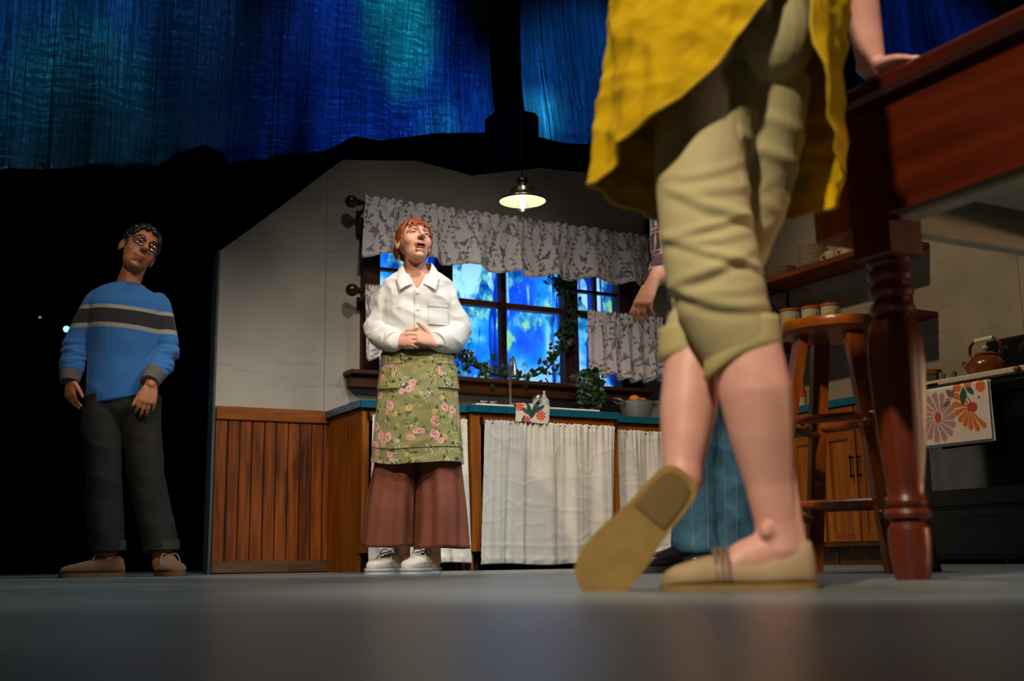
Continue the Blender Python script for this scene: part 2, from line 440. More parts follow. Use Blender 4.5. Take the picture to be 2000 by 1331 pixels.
tag(mb.build('trim_1', M_rail, smooth=False), 'brown wooden chair rail above the plank wainscot', kind='structure')
mb = MB(); mb.box(1.612, 2.30, YW - .026, YW, .004, .058, bev=.003); mb.box(1.612, 2.30, YW - .020, YW, .058, .068)
tag(mb.build('baseboard_back', M_basew, smooth=False), 'dark brown baseboard under the plank wainscot', kind='structure')

# ------------------------------------------------------------------ right kitchen wall
XW = 5.30
M_wallr = M_wall
mb = MB(); mb.prism([(1.9, 0), (6.40, 0), (6.40, 2.68), (5.6, 2.60), (4.6, 2.50), (3.6, 2.42), (1.9, 2.30)], XW, XW + .05, 'x')
wall_right = tag(mb.build('wall_right', M_wallr, smooth=False), 'grey painted side wall behind the shelves and stove', kind='structure')
mb = MB(); mb.box(XW - .0015, XW, 4.043, 4.0455, 0, 2.45)
mb.build('panel_joint', MATS['joint_grey'], wall_right, smooth=False)  # panel seam in the same darker grey

# ------------------------------------------------------------------ window
M_dkwood = wood('window_dark_wood', srgb(74, 40, 24), srgb(40, 20, 12), 0.45, 'z', 4)
M_dkwoodx = wood('window_dark_wood_x', srgb(84, 46, 26), srgb(46, 23, 13), 0.42, 'x', 4)
win = tag(thing('window_1', 'dark wood kitchen window with muntins over the sink', None, (3.45, YW, 1.15)), kind='structure')
def wbox(name, x0, x1, y0, y1, z0, z1, m=None, bev=.003):
    q = MB(); q.box(x0, x1, y0, y1, z0, z1, bev=bev); return q.build(name, m or M_dkwood, win, smooth=False)
wbox('casing', 2.455, 2.565, YW - .045, YW + .05, 1.13, 2.08)
wbox('casing', 4.285, 4.455, YW - .045, YW + .05, 1.13, 2.08)
wbox('head_casing', 2.42, 4.49, YW - .05, YW + .05, 1.99, 2.09, M_dkwoodx)
wbox('mullion_post', 2.965, 3.055, YW - .03, YW + .05, 1.13, 2.0)
wbox('mullion_post', 3.862, 3.965, YW - .03, YW + .05, 1.13, 2.0)
wbox('meeting_rail', 2.56, 4.29, YW - .02, YW + .04, 1.628, 1.664, M_dkwoodx)
wbox('muntin', 3.402, 3.440, YW - .015, YW + .04, 1.16, 2.0)
for xx in (2.765, 4.118):
    wbox('muntin', xx - .010, xx + .010, YW - .01, YW + .03, 1.66, 2.0, bev=.002)
for x0, x1 in ((2.565, 2.965), (3.965, 4.285)):
    wbox('muntin', x0, x1, YW - .01, YW + .03, 1.79, 1.808, M_dkwoodx, bev=.002)
wbox('bottom_rail', 2.56, 4.29, YW - .03, YW + .05, 1.12, 1.165, M_dkwoodx)
wbox('sill', 2.352, 4.49, YW - .125, YW + .02, 1.125, 1.152, M_dkwoodx, bev=.006)
wbox('apron_board', 2.375, 4.475, YW - .09, YW, 1.055, 1.125, M_dkwoodx, bev=.004)
M_pane = glass('window_glass')
for x0, x1, z0, z1 in [(3.055, 3.402, 1.165, 1.628), (3.44, 3.862, 1.165, 1.628), (3.055, 3.402, 1.664, 1.99), (3.44, 3.862, 1.664, 1.99),
                       (2.565, 2.965, 1.165, 1.628), (3.965, 4.285, 1.165, 1.628), (2.565, 2.755, 1.664, 1.79), (2.775, 2.965, 1.664, 1.79), (2.565, 2.755, 1.808, 1.99), (2.775, 2.965, 1.808, 1.99),
                       (3.965, 4.108, 1.664, 1.79), (4.128, 4.285, 1.664, 1.79), (3.965, 4.108, 1.808, 1.99), (4.128, 4.285, 1.808, 1.99)]:
    q = MB(); q.box(x0, x1, YW + .012, YW + .016, z0, z1); q.build('pane', M_pane, win, smooth=False)

# painted forest drop behind the window
def drop_mat():
    m = bpy.data.materials.new('painted_forest_drop'); m.use_nodes = True; nt = m.node_tree; N = nt.nodes; L = nt.links
    b = N['Principled BSDF']; b.inputs['Roughness'].default_value = .9; b.inputs['Specular IOR Level'].default_value = .1
    tc = N.new('ShaderNodeTexCoord')
    def noise(scale, st, det, dist=0.0):
        mp = N.new('ShaderNodeMapping'); mp.inputs['Scale'].default_value = st; nz = N.new('ShaderNodeTexNoise')
        nz.inputs['Scale'].default_value = scale; nz.inputs['Detail'].default_value = det; nz.inputs['Distortion'].default_value = dist
        L.new(tc.outputs['Object'], mp.inputs[0]); L.new(mp.outputs[0], nz.inputs['Vector']); return nz
    def ramp(src, stops):
        r = N.new('ShaderNodeValToRGB'); e = r.color_ramp.elements
        e[0].position, e[0].color = stops[0]; e[1].position, e[1].color = stops[-1]
        for p, c in stops[1:-1]:
            q = e.new(p); q.color = c
        L.new(src, r.inputs[0]); return r
    def mix(f, a, c):
        x = N.new('ShaderNodeMix'); x.data_type = 'RGBA'; L.new(f, x.inputs[0]); L.new(a, x.inputs[6]); L.new(c, x.inputs[7]); return x
    n1 = noise(2.1, (1, 1, .75), 6, .7)
    base = ramp(n1.outputs['Fac'], [(.30, (.006, .03, .34, 1)), (.42, (.012, .12, .72, 1)), (.50, (.02, .32, .95, 1)), (.55, (.12, .55, 1.0, 1)), (.62, (.85, .93, 1.0, 1))])
    n2 = noise(4.2, (1.5, 1, .8), 9, .5)
    lf = ramp(n2.outputs['Fac'], [(.50, (0, 0, 0, 1)), (.56, (1, 1, 1, 1))])
    n3 = noise(13, (1, 1, .8), 5)
    gr = ramp(n3.outputs['Fac'], [(.36, (.004, .05, .22, 1)), (.5, (.03, .30, .45, 1)), (.62, (.55, .80, .30, 1))])
    x1 = mix(lf.outputs[0], base.outputs[0], gr.outputs[0])
    n4 = noise(2.6, (3.4, 1, .32), 3, 1.1)
    tr = ramp(n4.outputs['Fac'], [(.57, (0, 0, 0, 1)), (.60, (1, 1, 1, 1))])
    tcx = N.new('ShaderNodeRGB'); tcx.outputs[0].default_value = (.002, .03, .30, 1)
    x2 = mix(tr.outputs[0], x1.outputs[2], tcx.outputs[0])
    n5 = noise(2.3, (5.2, 1, .30), 3, 1.4)
    tr2 = ramp(n5.outputs['Fac'], [(.66, (0, 0, 0, 1)), (.69, (.9, .9, .9, 1))])
    tc2 = N.new('ShaderNodeRGB'); tc2.outputs[0].default_value = (.45, .66, .85, 1)
    x3 = mix(tr2.outputs[0], x2.outputs[2], tc2.outputs[0])
    L.new(x3.outputs[2], b.inputs['Base Color'])
    return m
n = 40; X = np.zeros((3, n, 3)); t = np.linspace(2.55, 5.6, n)
for i, z in enumerate((2.25, 1.2, .0)):
    X[i, :, 0] = t; X[i, :, 1] = 7.60 + .02 * np.sin(t * 7); X[i, :, 2] = z
drop = tag(grid_obj('painted_drop', X, drop_mat(), thick=.01), 'blue painted forest backdrop seen through the kitchen window', 'backdrop')

# ------------------------------------------------------------------ sky cloths hung high upstage
def cloth_mat():
    m = mat('sky_cloth', srgb(120, 144, 160), 0.30, color2=srgb(6, 10, 14), scale=.75, stretch=(2.2, 1, .55), detail=8, spec=.6)
    nt = m.node_tree; N = nt.nodes; L = nt.links; b = N['Principled BSDF']
    tc = N.new('ShaderNodeTexCoord')
    mp = N.new('ShaderNodeMapping'); mp.inputs['Scale'].default_value = (20, 1, .35)
    nz = N.new('ShaderNodeTexNoise'); nz.inputs['Scale'].default_value = 2; nz.inputs['Detail'].default_value = 5
    L.new(tc.outputs['Object'], mp.inputs[0]); L.new(mp.outputs[0], nz.inputs['Vector'])
    mp2 = N.new('ShaderNodeMapping'); mp2.inputs['Scale'].default_value = (3, 1, 14)
    nz2 = N.new('ShaderNodeTexNoise'); nz2.inputs['Scale'].default_value = 2; nz2.inputs['Detail'].default_value = 4
    L.new(tc.outputs['Object'], mp2.inputs[0]); L.new(mp2.outputs[0], nz2.inputs['Vector'])
    mth = N.new('ShaderNodeMath'); mth.operation = 'MULTIPLY_ADD'; mth.inputs[1].default_value = .14
    L.new(nz2.outputs['Fac'], mth.inputs[0]); L.new(nz.outputs['Fac'], mth.inputs[2])
    bp = N.new('ShaderNodeBump'); bp.inputs['Distance'].default_value = .09; L.new(mth.outputs[0], bp.inputs['Height']); L.new(bp.outputs[0], b.inputs['Normal'])
    b.inputs['Metallic'].default_value = .55
    return m
M_cloth = cloth_mat()
def sky_cloth(name, x0, x1, y, ztop, bottom, label, amp=.07, seed=1.0):
    nc = int((x1 - x0) / .025); nr = 60
    t = np.linspace(x0, x1, nc); X = np.zeros((nr, nc, 3))
    zb = np.interp(t, [b_[0] for b_ in bottom], [b_[1] for b_ in bottom]) + .008 * np.sin(t * 17 + seed) + .004 * np.sin(t * 41)
    for i in range(nr):
        s = i / (nr - 1); z = ztop + (zb - ztop) * s
        w = amp * (.35 + .65 * s) * (np.sin(t * 9 + seed + .8 * np.sin(s * 3 + t)) + .5 * np.sin(t * 23 + 2 * seed + .5 * s) + .25 * np.sin(t * 47 + s))
        X[i, :, 0] = t; X[i, :, 1] = y + w * .6 + .10 * np.sin(s * 4 + t * 1.3); X[i, :, 2] = z
    return tag(grid_obj(name, X, M_cloth, thick=.006), label, 'cloth', 'sky cloths above the kitchen')
sky_cloth('sky_cloth', -2.2, 4.40, 8.3, 5.6, [(-2.2, 2.45), (.575, 2.69), (1.55, 2.87), (2.06, 2.97), (2.57, 3.13), (3.1, 3.22), (3.73, 3.37), (4.4, 3.42)], 'wide shimmering blue and green cloth hung high at the left')
sky_cloth('sky_cloth', 4.66, 8.6, 8.25, 5.6, [(4.66, 3.45), (5.5, 3.57), (8.6, 4.1)], 'narrower shimmering blue cloth hung behind the pendant lamp', seed=2.3)
sky_cloth('sky_cloth', 8.7, 12.2, 8.3, 7.2, [(8.7, 4.2), (12.2, 4.6)], 'dim blue cloth hung high at the right behind the table', seed=3.1)
mb = MB(); mb.box(4.09, 4.45, 7.65, 7.95, 2.2, 3.58, bev=.03); mb.box(4.13, 4.41, 7.635, 7.65, 2.3, 3.5, bev=.005)
tag(mb.build('speaker_cabinet', mat('speaker_black', (0.0015, 0.0015, 0.002, 1), .9, spec=.03), smooth=False), 'tall black box standing behind the kitchen wall under the sky cloths', 'speaker')
mb = MB(); mb.box(4.16, 4.38, 7.7, 7.9, 0, 2.2)
mb.build('stand', MATS['speaker_black'], bpy.data.objects['speaker_cabinet'], smooth=False)

# working lamps glimmering in the dark wings
def work_lamp(x, y, z, r, col, strength, label):
    t = thing('stage_lamp', label, 'lamp', (x, y, z), group='lamps glimmering backstage')
    M_ = Matrix.Rotation(PI / 2, 4, 'X')
    q = MB(); q.lathe([(r * .5, -.10), (r * 1.1, -.08), (r * 1.25, 0), (r * 1.15, 0), (.001, -.02)], 18, (x, y, z), M_); q.build('housing', MATS['speaker_black'], t)
    q = MB(); q.lathe([(r, -.012), (r * .8, .002), (.001, .006)], 18, (x, y, z), M_); q.build('lens', emit('lamp_' + str(int(strength * 10)), col, strength), t)
    q = MB(); q.tube([(x, y + .04, z), (x, y + .04, .0)], .012, 8); q.build('stand', MATS['speaker_black'], t)
work_lamp(1.122, 8.8, 1.743, .026, (.25, 1.0, .95, 1), 2.2, 'small teal lamp glowing in the dark beside the person in blue')
work_lamp(.938, 8.8, 1.814, .012, (.4, .8, .9, 1), .25, 'faint lamp glimmering furthest left in the dark')

# black cut-out scenery below the sky cloths
hp = [(1.48, 2.73), (1.53, 2.77), (1.67, 2.90), (1.88, 3.0), (2.0, 2.96), (2.05, 2.88), (2.33, 2.95), (2.8, 3.11), (3.0, 3.25), (3.21, 3.25), (3.69, 3.39), (4.19, 3.48), (4.55, 3.52), (4.87, 3.50), (5.39, 3.56), (6.4, 3.7), (7.6, 3.8)]
cut = thing('cut_out_hills', 'black cut-out hill silhouette standing below the sky cloths', 'scenery', (4.4, 8.0, 0))
mb = MB()
for (xa, za), (xb, zb) in zip(hp[:-1], hp[1:]): mb.prism([(xa, 2.0), (xb, 2.0), (xb, zb), (xa, za)], 7.985, 8.005)
mb.build('panel', mat('hill_black', (.0007, .0007, .0008, 1), 1.0, spec=0.0), cut, smooth=False)
for xx in (2.2, 3.6, 5.2, 7.0):
    mb = MB(); mb.box(xx - .03, xx + .03, 8.006, 8.06, 0, 2.6); mb.build('brace', mat('hill_black', (.0007, .0007, .0008, 1), 1.0, spec=0.0), cut, smooth=False)
# ------------------------------------------------------------------ base cabinets along the window wall
M_cab = wood('cabinet_orange_wood', srgb(164, 96, 20), srgb(112, 58, 10), 0.45, 'z', 4)
M_cabx = wood('cabinet_orange_wood_x', srgb(158, 90, 20), srgb(106, 54, 10), 0.45, 'x', 4)
M_caby = wood('cabinet_orange_wood_y', srgb(158, 90, 20), srgb(106, 54, 10), 0.45, 'y', 4)
M_dark = mat('toe_kick_black', (0.006, 0.006, 0.006, 1), .9)
M_iron = mat('black_iron', (0.012, 0.011, 0.010, 1), .45, metal=.6)
M_linen = mat('linen_curtain', srgb(222, 218, 208), .9, color2=srgb(208, 205, 197), scale=12, bump=.00025, bscale=420)
M_teal = mat('teal_tile_glaze', srgb(22, 96, 122), .22, color2=srgb(16, 80, 104), scale=9, spec=.5)
M_grout = mat('dark_grout', srgb(14, 56, 70), .8)

def base_unit(label, x0, x1, yf, left_panel, name='base_cabinet'):
    t = thing(name, label, 'cabinet', ((x0 + x1) / 2, yf, 0))
    def b(n, *a, m=M_cab, bev=.003):
        q = MB(); q.box(*a, bev=bev); return q.build(n, m, t, smooth=False)
    if left_panel: 
        q = MB(); q.prism([(yf + .0, .10), (yf + .06, .10), (yf + .06, 0), (YW - .035, 0), (YW - .035, .868), (yf, .868)], x0, x0 + .02, 'x'); q.build('end_panel', M_cab, t, smooth=False)
    else: b('side', x0, x0 + .018, yf + .02, YW - .035, .0, .868)
    b('side', x1 - .018, x1, yf + .02, YW - .035, .0, .868)
    b('stile', x0 + (.0201 if left_panel else 0), x0 + (.040 if left_panel else .062), yf - .0, yf + .019, .10, .868)
    b('stile', x1 - .042, x1, yf - .0, yf + .019, .10, .868)
    b('top_rail', x0 + (.0405 if left_panel else .0625), x1 - .0425, yf, yf + .019, .800, .868, m=M_cabx)
    b('back', x0 + .02, x1 - .02, YW - .045, YW - .036, .05, .86)
    b('toe_kick', x0 + .021, x1 - .002, yf + .06, yf + .075, .0, .10, m=M_dark, bev=0)
    b('bottom', x0 + .021, x1 - .02, yf + .02, YW - .05, .10, .115)
    return t
base_unit('orange wood base cabinet with a plain end panel behind the woman in white', 2.264, 2.888, 5.85, True)
base_unit('orange wood sink cabinet standing forward with a linen skirt', 2.89, 3.868, 5.80, False)
base_unit('orange wood corner cabinet with a linen skirt below the steel bowl', 3.87, 4.685, 5.92, False)

def skirt(label, x0, x1, yf, z0, z1, flare0, flare1, folds, seed, group='linen skirt curtains under the worktop'):
    """gathered linen curtain on its own thin rod"""
    t = thing('skirt_curtain', label, 'curtain', ((x0 + x1) / 2, yf, z1), group=group)
    nc, nr = 190, 90
    u = np.linspace(0, 1, nc); rng = np.random.default_rng(seed)
    X = np.zeros((nr, nc, 3))
    ph = rng.uniform(0, 6.28, 6)
    wu = u + .030 * np.sin(u * 7 + ph[1]) + .018 * np.sin(u * 15 + ph[2])
    def prof(s):
        v = wu + .012 * (s - .5) * np.sin(u * 5 + ph[3])
        a = np.sin(v * folds * 6.283 + ph[0]); a = np.sign(a) * np.abs(a) ** .65
        b_ = np.sin(v * folds * 2.3 * 6.283 + ph[2]) * .28
        g = (np.sin(v * folds * 4.7 * 6.283 + ph[3]) * .42 + np.sin(v * folds * 7.9 * 6.283) * .25) * np.exp(-s * 9)
        return a * (.22 + .78 * s ** .8) + b_ * (.35 + .5 * s) + g
    for i in range(nr):
        s = i / (nr - 1)
        xa = x0 + (x1 - x0) * u - flare0 * s * (1 - u) + flare1 * s * u
        z = z1 - (z1 - z0) * s + .006 * np.sin(u * 9 + ph[4]) * s
        y = yf - .026 - .020 * prof(s) - .012 * s
        if s < .03: z = z + .008 * np.abs(np.sin(u * folds * 3.2 * 6.28))
        X[i] = np.stack([xa, y, z], -1)
    co = X.reshape(-1, 3)
    cr = vnoise(co, (2.6, 2.6, 4.5), seed * .1, 2).reshape(nr, nc)
    X[..., 1] -= .0030 * np.exp(-(cr / .10) ** 2) - .001
    for zf in (.38, .62):                                            # fold marks from storage
        X[..., 1] -= .0022 * np.exp(-((np.linspace(0, 1, nr)[:, None] - zf - .006 * np.sin(u * 20)[None, :]) / .006) ** 2)
    # hem fold: a puckered band
    s = np.linspace(0, 1, nr)[:, None]
    X[..., 1] -= .005 * np.exp(-((s - .965) / .018) ** 2) * (1 + .6 * np.sin(u * 60 + ph[5]))[None, :]
    X[..., 1] -= .004 * np.exp(-((s - .87) / .010) ** 2)
    grid_obj('cloth', X, M_linen, t, thick=.003)
    q = MB(); q.tube([(x0 - .018, yf - .014, z1 - .008), (x1 + .018, yf - .014, z1 - .008)], .0045, 8); q.build('rod', M_iron, t)
    for xx in (x0 - .016, x1 + .016):
        q = MB(); q.box(xx - .005, xx + .005, yf - .022, yf - .0005, z1 - .014, z1 + .024, bev=.001); q.build('bracket', M_iron, t, smooth=False)
skirt('creased pale linen skirt hanging behind the woman in white', 2.312, 2.872, 5.85, .040, .826, .030, .010, 3, 3)
skirt('creased pale linen skirt hanging under the sink below the printed towel', 2.965, 3.828, 5.80, .028, .820, .035, -.03, 5, 5)
skirt('smoother pale linen skirt at the corner below the steel bowl', 3.885, 4.64, 5.92, .040, .815, .0, .0, 4, 8)

# ------------------------------------------------------------------ continuous tiled worktop
wt = thing('worktop', 'teal tiled worktop running along the sink wall and the side wall', 'worktop', (3.6, 6.1, .87))
mb = MB(); mb.cur = 0
mb.box(2.246, 2.886, 5.833, YW, .8685, .908); mb.box(2.886, 3.872, 5.783, YW, .8685, .908); mb.box(3.872, XW, 5.903, YW, .8685, .908); mb.box(4.683, XW, 4.285, 5.903, .8685, .908)
mb.build('slab', M_grout, wt, smooth=False)
tile_box = MB(); tile_box.box(-.5, .5, -.5, .5, -.5, .5, bev=.04)
TM = {}
def tile(dx, dy, dz, c):
    k = (round(dx, 4), round(dy, 4), round(dz, 4))
    if k not in TM:
        q = MB(); q.box(-dx / 2, dx / 2, -dy / 2, dy / 2, -dz / 2, dz / 2, bev=.002)
        o = q.build('edge_tile', M_teal, wt, smooth=False, world=False); TM[k] = o.data
    else:
        o = link_mesh('edge_tile', TM[k], None, wt)
    o.location = ROOT[wt] @ Vector(c)
def row_x(x0, x1, y, n):
    w = (x1 - x0) / n
    for i in range(n): tile(w - .003, .008, .041, (x0 + (i + .5) * w, y - .004, .8885))
def row_y(y0, y1, x, n):
    w = (y1 - y0) / n
    for i in range(n): tile(.008, w - .003, .041, (x - .004, y0 + (i + .5) * w, .8885))
row_x(2.246, 2.886, 5.833, 6); row_x(2.886, 3.872, 5.783, 9); row_x(3.872, 4.675, 5.903, 7)
row_y(5.833, YW - .005, 2.246, 5); row_y(5.783, 5.825, 2.886, 1); row_y(4.285, 5.90, 4.683, 15)
# top tiles, one row along each front edge
for i in range(9): tile(.106, .106, .008, (2.886 + (i + .5) * .1095, 5.84, .912)) if False else None

# ------------------------------------------------------------------ sink, tap, soap
M_enamel = mat('white_enamel', srgb(226, 226, 222), .18, var=.03)
M_chrome = mat('chrome', (.78, .78, .78, 1), .20, metal=.85, var=.05)
sk = thing('kitchen_sink', 'white enamel drop-in sink set in the teal worktop', 'sink', (3.33, 6.02, .908))
q = MB()
for a in [(2.925, 3.745, 5.80, 5.845), (2.925, 3.745, 6.235, 6.27), (2.925, 2.965, 5.845, 6.235), (3.705, 3.745, 5.845, 6.235)]:
    q.box(a[0], a[1], a[2], a[3], .9085, .922, bev=.003)
q.build('rim', M_enamel, sk, smooth=False)
q = MB(); q.box(2.965, 3.705, 5.845, 5.85, .9085, .92); q.box(2.965, 3.705, 6.23, 6.235, .9085, .92); q.box(2.965, 3.705, 5.85, 6.23, .9085, .911)
q.build('basin', M_enamel, sk, smooth=False)
fc = thing('tap', 'tall chrome gooseneck tap rising behind the sink', 'tap', (3.385, 6.25, .922))
q = MB(); q.lathe([(.026, 0), (.026, .008), (.016, .02), (.013, .05)], 20, (3.385, 6.25, .9225)); q.build('base', M_chrome, fc)
pts = catmull([(3.385, 6.25, .96), (3.385, 6.25, 1.17), (3.383, 6.235, 1.245), (3.365, 6.19, 1.275), (3.345, 6.13, 1.25), (3.338, 6.105, 1.19)], 8)
q = MB(); q.tube(pts, .0095, 12); q.build('spout', M_chrome, fc)
q = MB(); q.tube([(3.338, 6.105, 1.195), (3.336, 6.10, 1.165), (3.335, 6.098, 1.148)], [.012, .014, .016], 12); q.build('spray_head', M_chrome, fc)
for xx in (3.20, 3.265):
    q = MB(); q.lathe([(.018, 0), (.018, .05), (.012, .062), (.015, .075), (.007, .082)], 16, (xx, 6.25, .9225)); h = q.build('valve', M_chrome, fc)
    q = MB(); q.tube([(xx - .022, 6.24, .999), (xx + .022, 6.245, 1.004)], [.007, .005], 8, round_caps=True); q.build('lever', M_chrome, h)
sp = thing('side_sprayer', 'chrome side sprayer leaning behind the sink beside the soap bottle', 'sprayer', (3.545, 6.25, .922))
q = MB(); q.lathe([(.020, 0), (.020, .006), (.012, .014), (.012, .085)], 16, (3.545, 6.25, .9225)); q.build('base', M_chrome, sp)
q = MB(); q.tube([(3.545, 6.25, 1.0), (3.55, 6.24, 1.025), (3.568, 6.222, 1.045)], [.013, .019, .016], 12, round_caps=True); q.build('head', M_chrome, sp)
M_soap = mat('soap_plastic', srgb(186, 204, 206), .25, var=.05)
so = thing('soap_bottle', 'squat pale dish soap bottle with a pull cap behind the sink', 'soap bottle', (3.63, 6.26, .922))
q = MB(); q.lathe([(.028, 0), (.033, .006), (.034, .095), (.031, .112), (.018, .126), (.012, .130)], 20, (3.63, 6.26, .9225)); q.build('body', M_soap, so)
q = MB(); q.lathe([(.013, .1305), (.013, .142), (.007, .146), (.006, .156), (.009, .158), (.008, .168)], 16, (3.63, 6.26, .9225)); q.build('cap', mat('white_plastic', srgb(222, 222, 220), .35, var=.03), so)

# folded printed towel over the front of the sink
def folded_towel(name, label, P, width_axis, rgbf, parent_loc, m):
    pass
M_print = mat('printed_cotton', (1, 1, 1, 1), .85, var=.10, scale=40, vcol=True, bump=.0005, bscale=300)
def sink_towel():
    t = thing('dish_towel', 'folded dish towel with red flowers and dark leaves over the sink front', 'towel', (3.25, 5.78, .92))
    nu, nv = 110, 110
    for layer in range(2):
        u = np.linspace(0, .215, nu); v = np.linspace(0, .21, nv)
        U, V = np.meshgrid(u, v)
        p = Print(U, V, srgb(226, 214, 200))
        G = srgb(38, 74, 70); G2 = srgb(70, 88, 70); R = srgb(206, 74, 48); R2 = srgb(232, 120, 90)
        for (x, y, L, w, r, c) in [(.105, .19, .10, .016, -1.9, G), (.105, .19, .11, .016, -1.25, G), (.10, .17, .09, .013, -2.6, G2), (.12, .15, .085, .013, -.6, G), (.09, .13, .08, .012, -2.2, G), (.12, .12, .09, .012, -1.3, G2), (.06, .17, .06, .011, 1.9, G), (.15, .12, .05, .011, -2.0, G)]:
            p.leaf(x, y, L, w, r, c)
        p.flower(.165, .165, .034, 9, .2, R, R2); p.flower(.02, .12, .032, 9, .5, R, R2); p.flower(.075, .205, .030, 8, .1, R, R2); p.flower(.03, .02, .03, 8, 0, R, R2)
        X = np.zeros((nv, nu, 3))
        Lh = .105 - .012 * layer
        sx = 3.158 + U * .985 + .010 * layer
        top = V < (.21 - Lh)
        yy = np.where(top, 5.774 + (.21 - Lh - V), 5.766 - .003 * np.sin(U * 40) - .004 * (1 - layer))
        zz = np.where(top, .926 + .003 * (1 - layer), .926 - (V - (.21 - Lh)))
        X[..., 0] = sx - .008 * np.clip((V - .1) / .1, 0, 1); X[..., 1] = yy; X[..., 2] = zz + .003 * np.sin(U * 25)
        grid_obj('fold', X, M_print, t, thick=.003, rgb=p.c)
sink_towel()

# teal dish at the end of the worktop
pl = thing('dish', 'shallow pale teal dish at the left end of the worktop', 'dish', (2.42, 6.16, .908))
q = MB(); q.lathe([(.055, 0), (.06, .004), (.10, .022), (.112, .030), (.108, .031), (.09, .022), (.05, .008), (.001, .007)], 32, (2.42, 6.16, .9085)); q.build('bowl', mat('teal_glaze', srgb(70, 150, 170), .2), pl)
q = MB(); q.lathe([(.1125, .0295), (.114, .031), (.112, .0325), (.1085, .031)], 32, (2.42, 6.16, .9085), cap=False); q.build('rim', mat('teal_rim', srgb(120, 186, 196), .2), pl)

# steel bowl with oranges
M_steel = mat('brushed_steel', (.62, .63, .64, 1), .38, metal=.75, scale=20, stretch=(1, 1, 8))
bx, by, bz = 4.20, 6.08, .9085
bw = thing('steel_bowl', 'steel two-handled bowl of oranges on the corner worktop', 'bowl', (bx, by, bz))
q = MB(); q.lathe([(.075, 0), (.085, .004), (.105, .08), (.110, .120), (.114, .122), (.108, .121), (.101, .08), (.080, .050), (.001, .048)], 32, (bx, by, bz)); q.build('body', M_steel, bw)
for s in (-1, 1):
    q = MB(); q.tube(catmull([(bx + s * .108, by - .045, bz + .105), (bx + s * .150, by - .040, bz + .124), (bx + s * .162, by, bz + .132), (bx + s * .150, by + .040, bz + .124), (bx + s * .108, by + .045, bz + .105)], 6), .006, 10); q.build('handle', M_chrome, bw)
M_or = mat('orange_peel', srgb(240, 138, 20), .45, color2=srgb(226, 112, 14), scale=14, bump=.0012, bscale=240)
for i, (dx, dy, dz, r, lab) in enumerate([(-.026, -.02, .122, .040, 'largest orange on top of the steel bowl'), (.040, -.015, .112, .036, 'smaller orange beside the largest one in the steel bowl'), (.0, .05, .108, .036, 'orange at the back of the steel bowl')]):
    o_ = thing('orange', lab, 'orange', (bx + dx, by + dy, bz + dz - r + .0), group='oranges in the steel bowl')
    q = MB(); q.lathe([(r * math.sin(a), r - r * math.cos(a) * .96) for a in np.linspace(.03, PI - .03, 14)], 20, (bx + dx, by + dy, bz + dz - r)); q.build('fruit', M_or, o_)
    q = MB(); q.lathe([(.004, 0), (.003, .003)], 6, (bx + dx, by + dy, bz + dz + r * .96)); q.build('stem', mat('orange_stem', srgb(70, 84, 30), .8), o_)

# ------------------------------------------------------------------ curtains, rods
M_rodw = mat('dark_turned_wood', srgb(44, 24, 16), .30, color2=srgb(28, 14, 10), scale=12)
def rod(label, x0, x1, y, z, ends=(1, 1)):
    t = thing('curtain_rod', label, 'curtain rod', (x0, y, z))
    q = MB(); q.tube([(x0, y, z), (x1, y, z)], .013, 14); q.build('pole', M_rodw, t)
    for e, xx, s in ((ends[0], x0, -1), (ends[1], x1, 1)):
        if e:
            M = Matrix.Rotation(s * PI / 2, 4, 'Y')
            q = MB(); q.lathe([(.013, 0), (.020, .004), (.020, .012), (.014, .018), (.022, .026), (.034, .042), (.038, .060), (.034, .078), (.022, .092), (.004, .098)], 20, (xx, y, z), M); q.build('finial', M_rodw, t)
            q = MB(); q.tube([(xx - s * .03, y, z - .004), (xx - s * .03, y + .02, z - .03), (xx - s * .03, YW - .001, z - .045)], .010, 10); q.box(xx - s * .03 - .014, xx - s * .03 + .014, YW - .008, YW - .0005, z - .09, z - .01, bev=.002); q.build('bracket', M_rodw, t)
    return t
YR = 6.275
rod('long dark curtain rod with ball finials holding the upper valance', 2.405, 4.505, YR, 2.155)
rod('short dark rod with a ball finial holding the left cafe curtain', 2.415, 3.02, YR, 1.618, (1, 0))
rod('short dark rod holding the right cafe curtain beside the corner', 3.93, 4.57, YR, 1.600, (0, 1))

